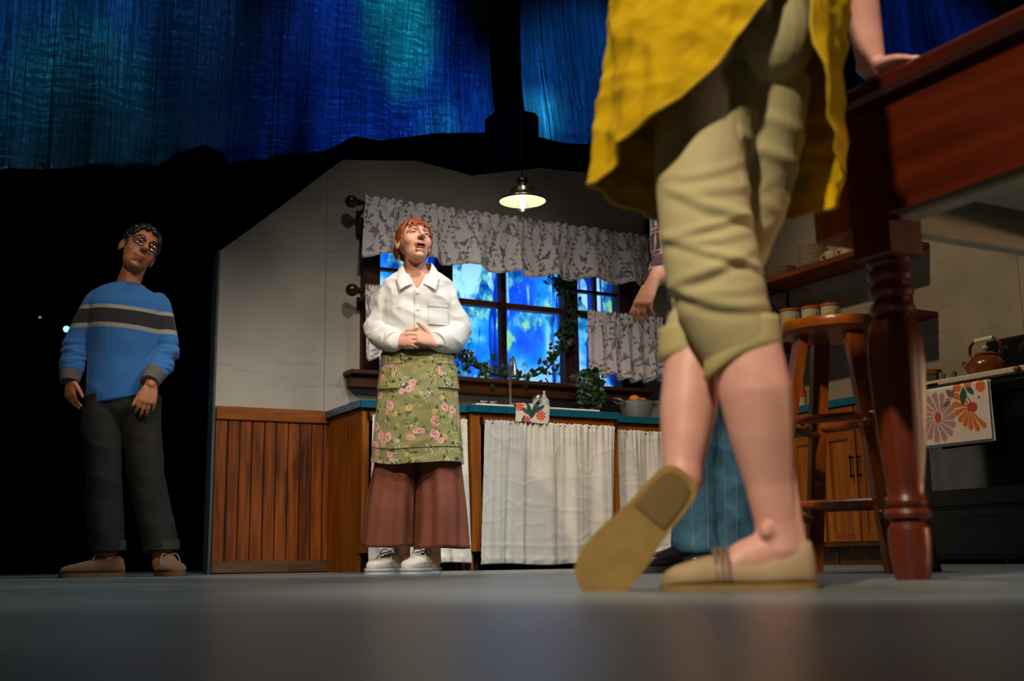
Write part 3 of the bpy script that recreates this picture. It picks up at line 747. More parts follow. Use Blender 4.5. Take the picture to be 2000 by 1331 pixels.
def toile(U, V, seed, W_, H_):
    rng = np.random.default_rng(seed)
    p = Print(U, V, srgb(224, 217, 219))
    G1 = srgb(118, 115, 130); G2 = srgb(150, 146, 158); G3 = srgb(92, 91, 108); LT = srgb(190, 184, 190)
    x = -.12
    while x < W_ + .1:
        a = rng.uniform(0, 6.28); pts = [(x + .045 * math.sin(a + t * 8) + .06 * t, t * (H_ + .1) - .05) for t in np.linspace(0, 1, 15)]
        p.line(pts, .0024, G2 if rng.uniform() < .5 else G1)
        for k in range(1, 14):
            for s in (-1, 1):
                if rng.uniform() < .8: p.leaf(pts[k][0], pts[k][1], rng.uniform(.018, .032), rng.uniform(.0055, .009), (PI / 2) + s * rng.uniform(.4, 1.5) + rng.uniform(-.3, .3), (G1, G2, G3)[int(rng.integers(3))])
        x += rng.uniform(.075, .105)
    for gx in np.arange(0, W_ + .08, .105):
        for gy in np.arange(0, H_ + .08, .105):
            cx = gx + rng.uniform(-.025, .025) + (.05 if int(round(gy / .105)) % 2 else 0); cy = gy + rng.uniform(-.025, .025)
            r = rng.uniform(.016, .030); rt = rng.uniform(0, 6.28); k = rng.uniform()
            if k < .5:
                for q_ in range(3): p.leaf(cx, cy, r * 2.0, r * .42, rt + q_ * 2.1 + rng.uniform(-.4, .4), G2)
                p.rose(cx, cy, r, rt, (G1, G2, LT, G3))
            elif k < .85:
                p.flower(cx, cy, r * .8, 5, rt, G2, G3); p.leaf(cx, cy, r * 1.8, r * .4, rt, G1); p.leaf(cx, cy, r * 1.7, r * .35, rt + 2.4, G3)
    return p.c
def gathered(name, label, x0, x1, y, ztop, zbot, folds, seed, fullness=1.5, amp=.026, header=.03, group=None, flare=(0, 0), wave=.012, res=.0042):
    W_ = (x1 - x0) * fullness; H_ = ztop - zbot + header
    nc = int(W_ / res); nr = int(H_ / res)
    u = np.linspace(0, 1, nc); s = np.linspace(0, 1, nr); U, S = np.meshgrid(u, s)
    rng = np.random.default_rng(seed); ph = rng.uniform(0, 6.28, 8)
    warp = U + .010 * np.sin(U * 14 + ph[0]) + .006 * np.sin(U * 31 + ph[1])
    env = .25 + .75 * S
    f1 = np.sin(warp * folds * 6.283 + ph[2] + .7 * S)
    f2 = np.sin(warp * folds * 2.1 * 6.283 + ph[3] - .6 * S)
    f3 = np.sin(warp * folds * 4.3 * 6.283 + ph[4])
    d = amp * (f1 * env + .35 * f2 * env + .30 * f3 * np.exp(-((S * H_ - header) / .05) ** 2))
    pinch = np.exp(-((S * H_ - header) / .012) ** 2)
    d = d * (1 - .6 * pinch)
    X = np.zeros((nr, nc, 3))
    X[..., 0] = x0 + (x1 - x0) * U + flare[0] * (1 - U) * S + flare[1] * U * S + .012 * np.cos(warp * folds * 6.283 + ph[2]) * env
    X[..., 1] = y - .026 - d - .008 * S
    X[..., 2] = ztop + header - H_ * S + wave * np.sin(warp * folds * 6.283 + ph[2] + 1.0) * S + .006 * f3 * np.exp(-S * 14) + .010 * np.sin(U * 9 + ph[5]) * S
    c = vnoise(X.reshape(-1, 3), 14, seed * .1, 2).reshape(nr, nc); X[..., 1] += .003 * c
    rgb = toile(U * W_, S * H_, seed, W_, H_)
    t = thing(name, label, 'curtain', ((x0 + x1) / 2, y, zbot), group=group)
    grid_obj('cloth', X, M_print, t, thick=.003, rgb=rgb)
    # stitched hem along the lower edge
    q = MB(); q.tube([tuple(X[-3, j] + np.array([0, -.0025, 0])) for j in range(0, nc, 6)], .0022, 5); q.build('hem', mat('hem_thread', srgb(196, 192, 196), .9), t)
    return t
gathered('valance', 'wide grey floral valance gathered across the top of the kitchen window', 2.425, 4.475, YR, 2.16, 1.835, 7, 21, 1.6, .032, .035, 'grey floral window curtains')
gathered('cafe_curtain', 'grey floral cafe curtain at the left of the window behind the woman', 2.425, 2.80, YR, 1.622, 1.205, 5, 22, 1.6, .020, .03, 'grey floral window curtains')
gathered('cafe_curtain', 'grey floral cafe curtain at the right of the window near the corner', 3.955, 4.545, YR, 1.602, 1.200, 6, 23, 1.7, .026, .035, 'grey floral window curtains', flare=(-.02, .02))

# ------------------------------------------------------------------ ivy
M_leaf = [mat('ivy_leaf_a', srgb(36, 66, 26), .45, color2=srgb(22, 46, 18), scale=30), mat('ivy_leaf_b', srgb(52, 84, 32), .45, color2=srgb(32, 58, 22), scale=30), mat('ivy_leaf_c', srgb(24, 48, 24), .5, scale=30)]
M_stem = mat('ivy_stem', srgb(48, 46, 24), .8)
def leaf_mesh(m):
    out = [(0, 0), (.32, -.12), (.50, .12), (.38, .38), (.46, .62), (.20, .66), (0, 1.05), (-.20, .66), (-.46, .62), (-.38, .38), (-.50, .12), (-.32, -.12)]
    v = [(x, y, -.22 * abs(x) - .10 * (y - .4) ** 2) for x, y in out] + [(0, .38, .05)]
    f = [(i, (i + 1) % 12, 12) for i in range(12)]
    v2 = [(a, b, c - .02) for a, b, c in v]; f2 = [(q[0] + 13, q[2] + 13, q[1] + 13) for q in f]
    side = [(i, i + 13, (i + 1) % 12 + 13, (i + 1) % 12) for i in range(12)]
    me = bpy.data.meshes.new('leaf'); me.from_pydata(v + v2, [], f + f2 + side); me.materials.append(m)
    return me
LEAF = [leaf_mesh(m) for m in M_leaf]
def put_leaf(parent, p, size, rng, face=(0, -1, 0), droop=.7):
    o = bpy.data.objects.new('leaf', LEAF[int(rng.integers(3))]); COL.objects.link(o); o.parent = parent
    n = (Vector(face) + Vector(rng.normal(0, .55, 3))).normalized()
    d = Vector((rng.normal(0, .7), rng.normal(0, .3), -droop + rng.normal(0, .5))); d = (d - n * d.dot(n)).normalized()
    x = d.cross(n)
    M = Matrix(((x.x, d.x, n.x, 0), (x.y, d.y, n.y, 0), (x.z, d.z, n.z, 0), (0, 0, 0, 1)))
    o.matrix_local = Matrix.Translation(ROOT[parent] @ Vector(p)) @ M @ Matrix.Scale(size, 4)
def ivy_garland():
    rng = np.random.default_rng(4)
    t = thing('ivy_garland', 'dark green ivy garland swagged along the sill and up the right mullion', 'garland', (3.5, 6.3, 1.15))
    yy = 6.335
    path = catmull([(2.98, yy, 1.36), (3.08, yy, 1.29), (3.20, yy, 1.22), (3.36, yy - .01, 1.185), (3.52, yy - .01, 1.185), (3.66, yy, 1.22), (3.76, yy, 1.32), (3.82, yy, 1.45), (3.855, yy, 1.58), (3.87, yy, 1.74), (3.84, yy, 1.84), (3.74, yy, 1.845)], 10)
    q = MB(); q.tube(path, .006, 6); q.build('stem', M_stem, t)
    n = len(path)
    for i in range(260):
        k = rng.uniform(0, n - 1.01); a = path[int(k)].lerp(path[int(k) + 1], k - int(k))
        spread = .040 if k < n * .55 else .034
        put_leaf(t, (a.x + rng.normal(0, spread), a.y - abs(rng.normal(.01, .02)), a.z + rng.normal(0, spread)), rng.uniform(.026, .046), rng)
ivy_garland()
def ivy_pot():
    rng = np.random.default_rng(9)
    c = (3.93, 6.19)
    t = thing('potted_ivy', 'bushy ivy plant spilling over its pot behind the sink', 'potted plant', (c[0], c[1], .908))
    q = MB(); q.lathe([(.045, 0), (.048, .004), (.060, .12), (.064, .122), (.064, .142), (.058, .142), (.054, .12), (.001, .12)], 20, (c[0], c[1], .9085)); q.build('pot', mat('terracotta_dark', srgb(96, 60, 40), .8), t)
    for k in range(9):
        a = k * .7; r = .03 + .015 * (k % 3)
        q = MB(); q.tube(catmull([(c[0], c[1], 1.02), (c[0] + r * .7 * math.cos(a), c[1] - abs(r * .7 * math.sin(a)), 1.10 + .02 * (k % 4)), (c[0] + r * 1.3 * math.cos(a), c[1] - abs(r * 1.2 * math.sin(a)), 1.04), (c[0] + r * 1.4 * math.cos(a), c[1] - abs(r * 1.3 * math.sin(a)) - .01, .94)], 5), .003, 5); q.build('stem', M_stem, t)
    for i in range(210):
        z = rng.uniform(.965, 1.235); w = .095 * math.sin(min(1, (1.28 - z) / .14) * PI / 2) * (1 if z > 1.0 else .85)
        a = rng.uniform(PI, 2 * PI)
        put_leaf(t, (c[0] - .01 * 0 + w * math.cos(a) * rng.uniform(.6, 1.1) - .02 * (z - 1.0) / .2, c[1] + w * .9 * math.sin(a) * rng.uniform(.7, 1.1), z), rng.uniform(.030, .048), rng, (math.cos(a), math.sin(a) - .4, .2))
ivy_pot()

# ------------------------------------------------------------------ pendant lamp
def pendant():
    x, y, z = 3.13, 5.60, 2.072
    t = thing('pendant_lamp', 'metal barn-shade pendant lamp with a bare lit bulb on a long cord', 'lamp', (x, y, z))
    M_sh = mat('lamp_shade_metal', srgb(120, 112, 96), .25, metal=.9)
    M_in = mat('lamp_shade_inside', srgb(222, 218, 196), .4, var=.03)
    q = MB(); q.lathe([(.134, 0), (.131, .012), (.085, .045), (.074, .050), (.070, .072), (.045, .086), (.026, .092), (.026, .122), (.001, .123)], 40, (x, y, z), cap=False); q.build('shade', M_sh, t)
    q = MB(); q.lathe([(.1335, -.0005), (.130, .010), (.083, .043), (.071, .048), (.066, .066), (.04, .080), (.02, .082)], 40, (x, y, z), cap=False); q.build('shade_lining', M_in, t)
    q = MB(); q.lathe([(.137, -.004), (.139, 0), (.136, .004), (.133, .0)], 40, (x, y, z), cap=False); q.build('shade_rim', mat('lamp_rim', (.01, .01, .01, 1), .4), t)
    q = MB(); q.lathe([(.030, .112), (.036, .118), (.036, .130), (.024, .146), (.008, .150)], 20, (x, y, z)); q.build('collar', M_iron, t)
    q = MB(); q.tube([(x, y, z + .148), (x, y, 6.5)], .004, 8); q.build('cord', M_iron, t)
    q = MB(); q.lathe([(.016, .085), (.016, .05), (.015, .046)], 12, (x, y, z)); q.build('socket', M_iron, t)
    b_ = MB(); b_.lathe([(.012, .046), (.016, .030), (.031, -.002), (.036, -.024), (.031, -.046), (.016, -.058), (.001, -.061)], 20, (x, y, z), cap=False)
    bulb = b_.build('bulb', glass('bulb_glass', (.97, .97, .93, 1), .10), t)
    q = MB()
    for a in range(4):
        ca, sa = math.cos(a * PI / 2), math.sin(a * PI / 2)
        q.tube([(x + .004 * ca, y + .004 * sa, z + .036), (x + .010 * ca, y + .010 * sa, z + .004), (x + .010 * ca, y + .010 * sa, z - .034)], .0058, 6)
    q.build('filament', emit('filament_glow', (1.0, .93, .74, 1), 30), bulb)
    d = bpy.data.lights.new('bulb_light', 'POINT'); d.energy = .55; d.color = (1, .84, .58); d.shadow_soft_size = .02
    lo = bpy.data.objects.new('bulb_light', d); COL.objects.link(lo); lo.location = (x, y, z - .075)
pendant()

# round plate hung on the wall near the corner
dk = thing('wall_plate', 'dark round plate hanging on the wall right of the valance', 'plate', (4.69, YW - .002, 2.275))
Mx = Matrix.Rotation(PI / 2, 4, 'X')
q = MB(); q.lathe([(.001, .004), (.085, .004), (.10, .010), (.150, .022), (.155, .024), (.150, .030), (.10, .018), (.08, .012), (.001, .012)], 40, (4.69, YW - .002, 2.275), Mx, cap=False); q.build('dish', mat('dark_pewter', srgb(62, 62, 56), .35, metal=.6), dk)
q = MB(); q.lathe([(.152, .022), (.160, .026), (.158, .034), (.150, .032)], 40, (4.69, YW - .002, 2.275), Mx, cap=False); q.build('rim', mat('pewter_rim', srgb(96, 94, 84), .3, metal=.7), dk)
# ------------------------------------------------------------------ side-wall base cabinets
XF = 4.69
def side_unit(label, y0, y1):
    t = thing('drawer_cabinet', label, 'cabinet', (XF, (y0 + y1) / 2, 0), group='drawer cabinets on the side wall')
    def b(n, *a, m=M_cab, bev=.003, p=t):
        q = MB(); q.box(*a, bev=bev); return q.build(n, m, p, smooth=False)
    b('body', XF + .012, XW - .005, y0, y1, .10, .868)
    b('toe_kick', XF + .07, XW - .005, y0 + .001, y1 - .001, 0, .0995, m=M_basew, bev=0)
    ym = (y0 + y1) / 2
    for a0, a1, hs in ((y0 + .008, ym - .006, 1), (ym + .006, y1 - .008, -1)):
        d = b('drawer', XF - .008, XF + .0115, a0, a1, .748, .860, m=M_caby)
        yc = (a0 + a1) / 2
        q = MB(); q.tube([(XF - .0085, yc, .80), (XF - .022, yc, .80)], .005, 8); q.ell((XF - .026, yc, .80), .011, 12, 8); q.build('knob', M_iron, d)
        d = thing_part('door', t)
        fr = .048
        for n, c in (('stile', (a0, a0 + fr, .125, .728)), ('stile', (a1 - fr, a1, .125, .728)), ('rail', (a0 + fr, a1 - fr, .125, .125 + fr)), ('rail', (a0 + fr, a1 - fr, .728 - fr, .728))):
            b(n, XF - .008, XF + .0115, c[0], c[1], c[2], c[3], m=M_cab if n == 'stile' else M_caby, p=d, bev=.002)
        b('panel', XF + .001, XF + .0115, a0 + fr - .002, a1 - fr + .002, .125 + fr - .002, .728 - fr + .002, p=d, bev=0)
        hy = a1 - .020 if hs > 0 else a0 + .020
        q = MB(); q.tube([(XF - .030, hy, .468), (XF - .030, hy, .588)], .0045, 8, round_caps=True)
        for zz in (.478, .578): q.tube([(XF - .0085, hy, zz), (XF - .034, hy, zz)], .005, 8); q.ell((XF - .034, hy, zz), .007, 10, 6)
        q.build('handle', M_iron, d)
    return t
def thing_part(name, parent):
    o = bpy.data.objects.new(name, None); COL.objects.link(o); o.parent = parent; ROOT[o] = ROOT[parent]; o.empty_display_size = .02
    return o
side_unit('wooden drawer cabinet with two panelled doors nearest the stove', 4.440, 4.955)
side_unit('wooden drawer cabinet with two panelled doors second from the stove', 4.960, 5.475)
t = thing('filler_cabinet', 'narrow plain wooden cabinet filler beside the stove', 'cabinet', (XF, 4.36, 0))
q = MB(); q.box(XF + .002, XW - .005, 4.289, 4.436, .10, .868, bev=.003); q.build('panel', M_cab, t, smooth=False)
q = MB(); q.box(XF + .07, XW - .005, 4.289, 4.436, 0, .0995); q.build('toe_kick', M_basew, t, smooth=False)
t = thing('filler_cabinet', 'plain wooden corner filler beside the linen skirt', 'cabinet', (XF, 5.68, 0))
q = MB(); q.box(XF + .002, XW - .005, 5.479, 5.915, .10, .868, bev=.003); q.build('panel', M_cab, t, smooth=False)
q = MB(); q.box(XF + .07, XW - .005, 5.479, 5.915, 0, .0995); q.build('toe_kick', M_basew, t, smooth=False)

# ------------------------------------------------------------------ stove
M_stove = mat('stove_black_enamel', (.004, .004, .0045, 1), .3, spec=.2)
M_ovenglass = mat('oven_glass', (.004, .004, .005, 1), .06, spec=.6)
M_cream = mat('cooktop_cream', srgb(206, 196, 172), .35, var=.05)
M_knob = mat('knob_black', (.012, .012, .012, 1), .35)
Y0, Y1 = 3.50, 4.283
st = thing('stove', 'black kitchen stove with a cream top edge under the kettle', 'stove', (XF, 3.9, 0))
def sb(n, *a, m=M_stove, bev=.004, p=st):
    q = MB(); q.box(*a, bev=bev); return q.build(n, m, p, smooth=False)
sb('body', XF + .02, XW - .02, Y0, Y1, .02, .882)
sb('drawer', XF - .010, XF + .0195, Y0 + .006, Y1 - .006, .045, .268)
dr = st.children[-1]
sb('recess_trim', XF - .017, XF - .0105, 3.77, 4.02, .195, .205, p=dr, bev=.002); sb('recess_trim', XF - .017, XF - .0105, 3.77, 4.02, .225, .232, p=dr, bev=.002)
sb('oven_door', XF - .018, XF + .0195, Y0 + .004, Y1 - .004, .282, .800); od = st.children[-1]
sb('window', XF - .0225, XF - .0185, Y0 + .10, Y1 - .10, .36, .68, m=M_ovenglass, p=od, bev=.002)
sb('control_panel', XF - .012, XF + .0195, Y0 + .004, Y1 - .004, .806, .882)
sb('cooktop', XF - .028, XW - .02, Y0 - .004, Y1 + .000, .8825, .916, m=M_cream, bev=.008)
sb('vent_clip', XF - .0325, XF - .0285, 4.085, 4.165, .884, .900, m=M_stove, bev=.001)
sb('backguard', XW - .10, XW - .021, Y0, Y1 - .06, .9165, 1.175, bev=.012)
bg = st.children[-1]
for k, yy in enumerate((3.62, 3.74, 3.98, 4.10)):
    M_ = Matrix.Rotation(-PI / 2, 4, 'Y')
    q = MB(); q.lathe([(.022, 0), (.022, .012), (.018, .022), (.001, .022)], 18, (XW - .1005, yy, 1.105), M_); kb = q.build('knob', M_knob, st)
    q = MB(); q.lathe([(.028, 0), (.028, .002), (.001, .002)], 18, (XW - .1003, yy, 1.105), M_); q.build('dial_ring', MATS['pewter_rim'], kb)
for yy, xx in ((3.70, 4.86), (3.70, 5.06), (4.02, 4.86), (4.02, 5.06)):
    q = MB(); q.lathe([(.085, 0), (.085, .004), (.07, .010), (.03, .012), (.001, .012)], 24, (xx, yy, .9165)); q.build('burner', M_knob, st)
q = MB(); q.tube([(XF - .065, Y0 + .05, .845), (XF - .065, Y1 - .05, .845)], .010, 12, round_caps=True)
for yy in (Y0 + .07, Y1 - .065): q.tube([(XF - .0125, yy, .845), (XF - .065, yy, .845)], .008, 8)
q.build('oven_handle', M_stove, st)
q = MB(); q.tube([(XF - .0285, 3.60, .895), (XF - .040, 3.60, .895)], .010, 10); q.ell((XF - .046, 3.60, .895), .017, 14, 10); q.build('front_knob', mat('copper_knob', srgb(150, 84, 48), .35, metal=.5), st)

# printed towel on the oven handle
def stove_towel():
    t = thing('dish_towel', 'white dish towel printed with large pink and orange flowers on the oven handle', 'towel', (XF - .07, 3.96, .59))
    Wd, Hd = .442, .285
    def sheet(y_a, y_b, zt, zb, x0, rgbf, name, lean):
        nu, nv = 170, 120
        u = np.linspace(0, Wd, nu); v = np.linspace(0, zt - zb, nv); U, V = np.meshgrid(u, v)
        X = np.zeros((nv, nu, 3))
        X[..., 1] = y_a + (y_b - y_a) * U / Wd - lean * V
        X[..., 2] = zt - V
        X[..., 0] = x0 - .004 * np.sin(U * 14 + 1) * (V / Hd) - .003 * np.sin(U * 31) * (V / Hd)
        m = V < .012; X[..., 0] = np.where(m, X[..., 0] + (.012 - V) * .8, X[..., 0]); X[..., 2] = np.where(m, X[..., 2] - (.012 - V) * .2, X[..., 2])
        return grid_obj(name, X, M_print, t, thick=.004, rgb=rgbf(U, V))
    def design(U, V):
        p = Print(U, V, srgb(226, 214, 204))
        PK = srgb(184, 140, 144); OR = srgb(214, 112, 32); RD = srgb(196, 74, 40); GR = srgb(44, 82, 66); MV = srgb(124, 98, 98)
        cx, cy = .125, .150
        def petals(cx, cy, n, r0, Rf, w, a0, a1, col):
            for k in range(n):
                a = a0 + (a1 - a0) * k / (n if abs(a1 - a0) > 6.2 else n - 1); R = Rf(a)
                x, y = p.loc(cx, cy, a); bend = .006 * np.sin(x / R * 5)
                hw = np.where(x < R - w, .004 + (w - .004) * np.clip((x - r0) / (R - w - r0), 0, 1), np.sqrt(np.clip(w * w - (x - R + w) ** 2, 0, 1)))
                p.put(((x > r0) & (x < R)) * np.clip((hw - np.abs(y - bend)) / .0015, 0, 1), col)
        petals(cx, cy, 15, .026, lambda a: .108 + .018 * abs(math.sin(a)), .0185, .1, .1 + 2 * PI, PK)
        p.disc(cx, cy, .021, .028, 0, RD)
        p.line([(.145, .122), (.165, .10), (.20, .078), (.235, .06)], .0025, MV)
        for L, w, r, x, y in ((.060, .018, -2.4, .235, .062), (.058, .013, 2.85, .215, .082), (.045, .010, -1.1, .222, .060), (.035, .009, .9, .232, .050)): p.leaf(x, y, L, w, r, MV)
        fx, fy = .335, .130
        petals(fx, fy, 8, .02, lambda a: .112 + .014 * math.sin(a * 2), .0165, 1.0, 3.9, OR)
        p.disc(fx + .004, fy - .006, .032, .026, .1, srgb(190, 66, 52))
        p.line([(fx, fy - .03), (fx - .022, fy - .06), (fx - .020, fy - .11)], .003, GR)
        p.leaf(.300, .020, .09, .020, 1.75, GR); p.leaf(.318, .020, .06, .015, .85, GR)
        for x, y, a, b_ in ((.26, .018, .026, .024), (.325, .006, .026, .020), (.40, .03, .03, .03), (.018, .006, .018, .010)): p.disc(x, y, a, b_, .3, srgb(228, 110, 40))
        for x, y, r in ((.225, .105, .010), (.25, .088, .006), (.385, .082, .007), (.01, .03, .010)): p.disc(x, y, r, r * 1.1, 0, srgb(214, 110, 70) if x < .3 else srgb(70, 66, 70))
        return p.c
    def plain(U, V): return np.ones(U.shape + (3,)) * np.array(srgb(206, 198, 194)[:3])
    sheet(4.178, 3.742, .868, .583, XF - .084, design, 'front_fold', .02)
    sheet(4.150, 3.735, .866, .572, XF - .074, plain, 'back_fold', .03)
    q = MB(); pts = [(XF - .087, 4.177, .862), (XF - .087, 4.172, .586), (XF - .0885, 3.738, .584), (XF - .087, 3.742, .862)]
    q.tube(pts, .0028, 6); q.build('edging', mat('towel_edging', srgb(224, 216, 208), .9), t)
stove_towel()

# kettle
def kettle():
    x, y, z = 4.86, 3.945, .9295
    t = thing('kettle', 'brown enamel kettle with a white china handle on the stove', 'kettle', (x, y, z))
    M_k = mat('kettle_brown_enamel', srgb(140, 84, 36), .2, color2=srgb(112, 64, 26), scale=6, metal=.25)
    M_w = mat('white_china', srgb(222, 214, 196), .25, var=.05)
    q = MB(); q.lathe([(.080, 0), (.088, .004), (.098, .030), (.094, .060), (.070, .088), (.050, .098), (.050, .102)], 36, (x, y, z)); q.build('body', M_k, t)
    q = MB(); q.lathe([(.054, .1025), (.054, .108), (.040, .116), (.012, .122), (.001, .122)], 30, (x, y, z)); lid = q.build('lid', M_k, t)
    q = MB(); q.lathe([(.006, .1225), (.008, .130), (.016, .136), (.017, .144), (.010, .150), (.001, .151)], 18, (x, y, z)); q.build('lid_knob', M_w, lid)
    q = MB(); q.tube(catmull([(x - .01, y + .088, z + .045), (x - .01, y + .115, z + .060), (x - .012, y + .130, z + .085)], 5), [.020, .018, .016, .015, .014, .013, .012, .012, .012, .011, .011], 12); q.build('spout', M_k, t)
    for s in (-1, 1):
        q = MB(); q.tube(catmull([(x, y + s * .060, z + .090), (x, y + s * .092, z + .115), (x, y + s * .090, z + .155), (x, y + s * .066, z + .178), (x, y + s * .055, z + .182)], 5), [(.010, .005)] * 21, 10, ref=(1, 0, 0)); q.build('handle_arm', M_k, t)
    q = MB(); pr = [(.001, -.056)]
    for k in range(8): pr += [(.012, -.055 + k * .014), (.0145, -.050 + k * .014), (.012, -.0425 + k * .014)]
    pr += [(.001, .058)]
    q.lathe(pr, 16, (x, y, z + .183), Matrix.Rotation(PI / 2, 4, 'X')); q.build('grip', M_w, t)
kettle()
# shakers and tin on the cooktop
for i, (yy, xx, lab) in enumerate([(4.235, 4.87, 'small steel-capped shaker nearest the tin box'), (4.160, 4.87, 'small steel-capped shaker nearest the kettle')]):
    t = thing('shaker', lab, 'shaker', (xx, yy, .9165), group='shakers on the stove')
    q = MB(); q.lathe([(.017, 0), (.019, .004), (.016, .046), (.015, .050)], 16, (xx, yy, .917)); q.build('body', mat('shaker_glass', srgb(150, 146, 136), .15, trans=.4), t)
    q = MB(); q.lathe([(.017, .0505), (.018, .062), (.012, .070), (.001, .071)], 16, (xx, yy, .917)); q.build('cap', M_chrome, t)
t = thing('tin_box', 'small octagonal tin box with a brown lid at the end of the worktop', 'tin', (4.93, 4.372, .9085))
q = MB(); oc = [(4.93 + .062 * math.cos(a), 4.372 + .066 * math.sin(a)) for a in np.arange(8) * PI / 4 + PI / 8]
q.prism(oc, .909, .995, 'z'); q.build('body', mat('tin_teal', srgb(70, 84, 74), .4, color2=srgb(120, 100, 66), scale=40), t, smooth=False)
q = MB(); oc2 = [(4.93 + .066 * math.cos(a), 4.372 + .070 * math.sin(a)) for a in np.arange(8) * PI / 4 + PI / 8]
q.prism(oc2, .9955, 1.020, 'z'); q.build('lid', mat('tin_lid', srgb(150, 92, 44), .4), t, smooth=False)
t = thing('spice_jar', 'tall orange jar with a white label on the side worktop', 'jar', (5.02, 5.47, .9085))
q = MB(); q.lathe([(.030, 0), (.034, .004), (.034, .15), (.026, .17)], 24, (5.02, 5.47, .909)); q.build('body', mat('orange_label', srgb(216, 92, 34), .4), t)
q = MB(); q.lathe([(.0345, .05), (.0345, .11)], 24, (5.02, 5.47, .909), cap=False); q.build('label_band', mat('paper_label', srgb(220, 200, 160), .7), t)
q = MB(); q.lathe([(.027, .1705), (.027, .20), (.001, .201)], 20, (5.02, 5.47, .909)); q.build('lid', mat('jar_lid', srgb(190, 170, 130), .5), t)

# ------------------------------------------------------------------ wall shelves
M_shelf = wood('shelf_wood', srgb(140, 74, 32), srgb(92, 44, 18), 0.45, 'y', 4)
XS = 5.02
def shelf(label, z, y0, y1, brackets):
    t = thing('wall_shelf', label, 'shelf', (XW, (y0 + y1) / 2, z), group='wooden wall shelves')
    q = MB(); q.box(XS, XW - .0005, y0, y1, z - .035, z, bev=.004); q.build('board', M_shelf, t, smooth=False)
    for yy in brackets:
        q = MB(); q.tube([(XW - .006, yy, z - .26), (XW - .006, yy, z - .041), (XS + .03, yy, z - .041)], .008, 8); q.tube(catmull([(XW - .012, yy, z - .24), (XW - .10, yy, z - .19), (XS + .06, yy, z - .05)], 6), .006, 8); q.build('bracket', M_iron, t)
shelf('upper wooden wall shelf holding plates and cups', 1.842, 4.62, 6.30, (4.85, 5.84))
shelf('lower wooden wall shelf holding canisters and mugs', 1.425, 4.60, 6.30, (4.85, 5.84))
M_china = mat('cream_china', srgb(206, 192, 162), .3, var=.06)
def plate_stack(y, x, z, n, r, kind, labs, group):
    dz = .011 if kind == 'plate' else .026
    for k in range(n):
        nm, ca = ('plate', 'plate') if kind == 'plate' else ('bowl', 'bowl')
        t = thing(nm, labs[k], ca, (x, y, z + .0005 + k * (dz + .0005)), group=group)
        zz = z + .0005 + k * (dz + .0005)
        if kind == 'plate':
            q = MB(); q.lathe([(r * .55, 0), (r * .6, .002), (r * .97, .008), (r, .0095), (r * .99, .0108), (r * .9, .0100), (r * .5, .005), (.001, .005)], 32, (x, y, zz)); q.build('dish', M_china, t)
            q = MB(); q.lathe([(r * 1.0, .0088), (r * 1.01, .0098), (r * .995, .0108)], 32, (x, y, zz), cap=False); q.build('rim', M_china, t)
        else:
            q = MB(); q.lathe([(r * .5, 0), (r * .6, .002), (r * .92, .014), (r * .985, .024), (r, .0258), (r * .95, .0258), (.001, .020)], 32, (x, y, zz)); q.build('body', M_china, t)
            q = MB(); q.lathe([(r * .985, .0235), (r * 1.01, .0245), (r * 1.0, .0258)], 32, (x, y, zz), cap=False); q.build('rim', M_china, t)
ords = ['lowest', 'second lowest', 'third from the bottom', 'fourth from the bottom', 'fifth from the bottom', 'sixth from the bottom', 'topmost']
plate_stack(5.97, 5.15, 1.842, 3, .085, 'plate', [o_ + ' small plate of the short far stack on the upper shelf' for o_ in ('lowest', 'middle', 'topmost')], 'small cream plates on the upper shelf')
plate_stack(5.72, 5.15, 1.842, 7, .095, 'plate', [o_ + ' plate of the middle stack on the upper shelf' for o_ in ords], 'cream plates in the middle stack')
plate_stack(5.42, 5.15, 1.842, 2, .11, 'plate', [o_ + ' wide plate under the cream bowls on the upper shelf' for o_ in ('lower', 'upper')], 'wide cream plates under the bowls')
plate_stack(5.42, 5.15, 1.866, 5, .095, 'bowl', [o_ + ' cream bowl in the stack on the upper shelf' for o_ in ('lowest', 'second lowest', 'middle', 'second highest', 'topmost')], 'stacked cream bowls')
M_cup = mat('ribbed_cream_china', srgb(206, 194, 166), .28, var=.05)
def cup(y, x, z, lab, r=.046, h=.072, m=None, hdir=1, name='cup', group='cream cups on the upper shelf', ribs=True):
    t = thing(name, lab, name, (x, y, z), group=group); m = m or M_cup
    q = MB(); seg = 48; v = []; f = []
    prof = [(.62, 0), (.70, .03), (.86, .35), (.97, .8), (1.0, 1.0), (.93, 1.0), (.80, .4), (.55, .08), (.02, .07)]
    for i, (a, b_) in enumerate(prof):
        for k in range(seg):
            th = 2 * PI * k / seg; rr = r * a * (1 + (.03 * math.cos(12 * th + 2 * b_) if ribs and 0 < i < 4 else 0)); v.append((x + rr * math.cos(th), y + rr * math.sin(th), z + .0005 + h * b_))
    for i in range(len(prof) - 1):
        for k in range(seg): f.append((i * seg + k, i * seg + (k + 1) % seg, (i + 1) * seg + (k + 1) % seg, (i + 1) * seg + k))
    f.append(list(range(seg - 1, -1, -1))); f.append([(len(prof) - 1) * seg + k for k in range(seg)])
    q.add(v, f); q.build('body', m, t)
    q = MB(); d = Vector((-.35, hdir, 0)).normalized()
    q.tube(catmull([Vector((x, y, z + h * .85)) + d * r * .93, Vector((x, y, z + h * .88)) + d * r * 1.45, Vector((x, y, z + h * .55)) + d * r * 1.62, Vector((x, y, z + h * .25)) + d * r * 1.25, Vector((x, y, z + h * .2)) + d * r * .78], 6), .0055, 8); q.build('handle', m, t)
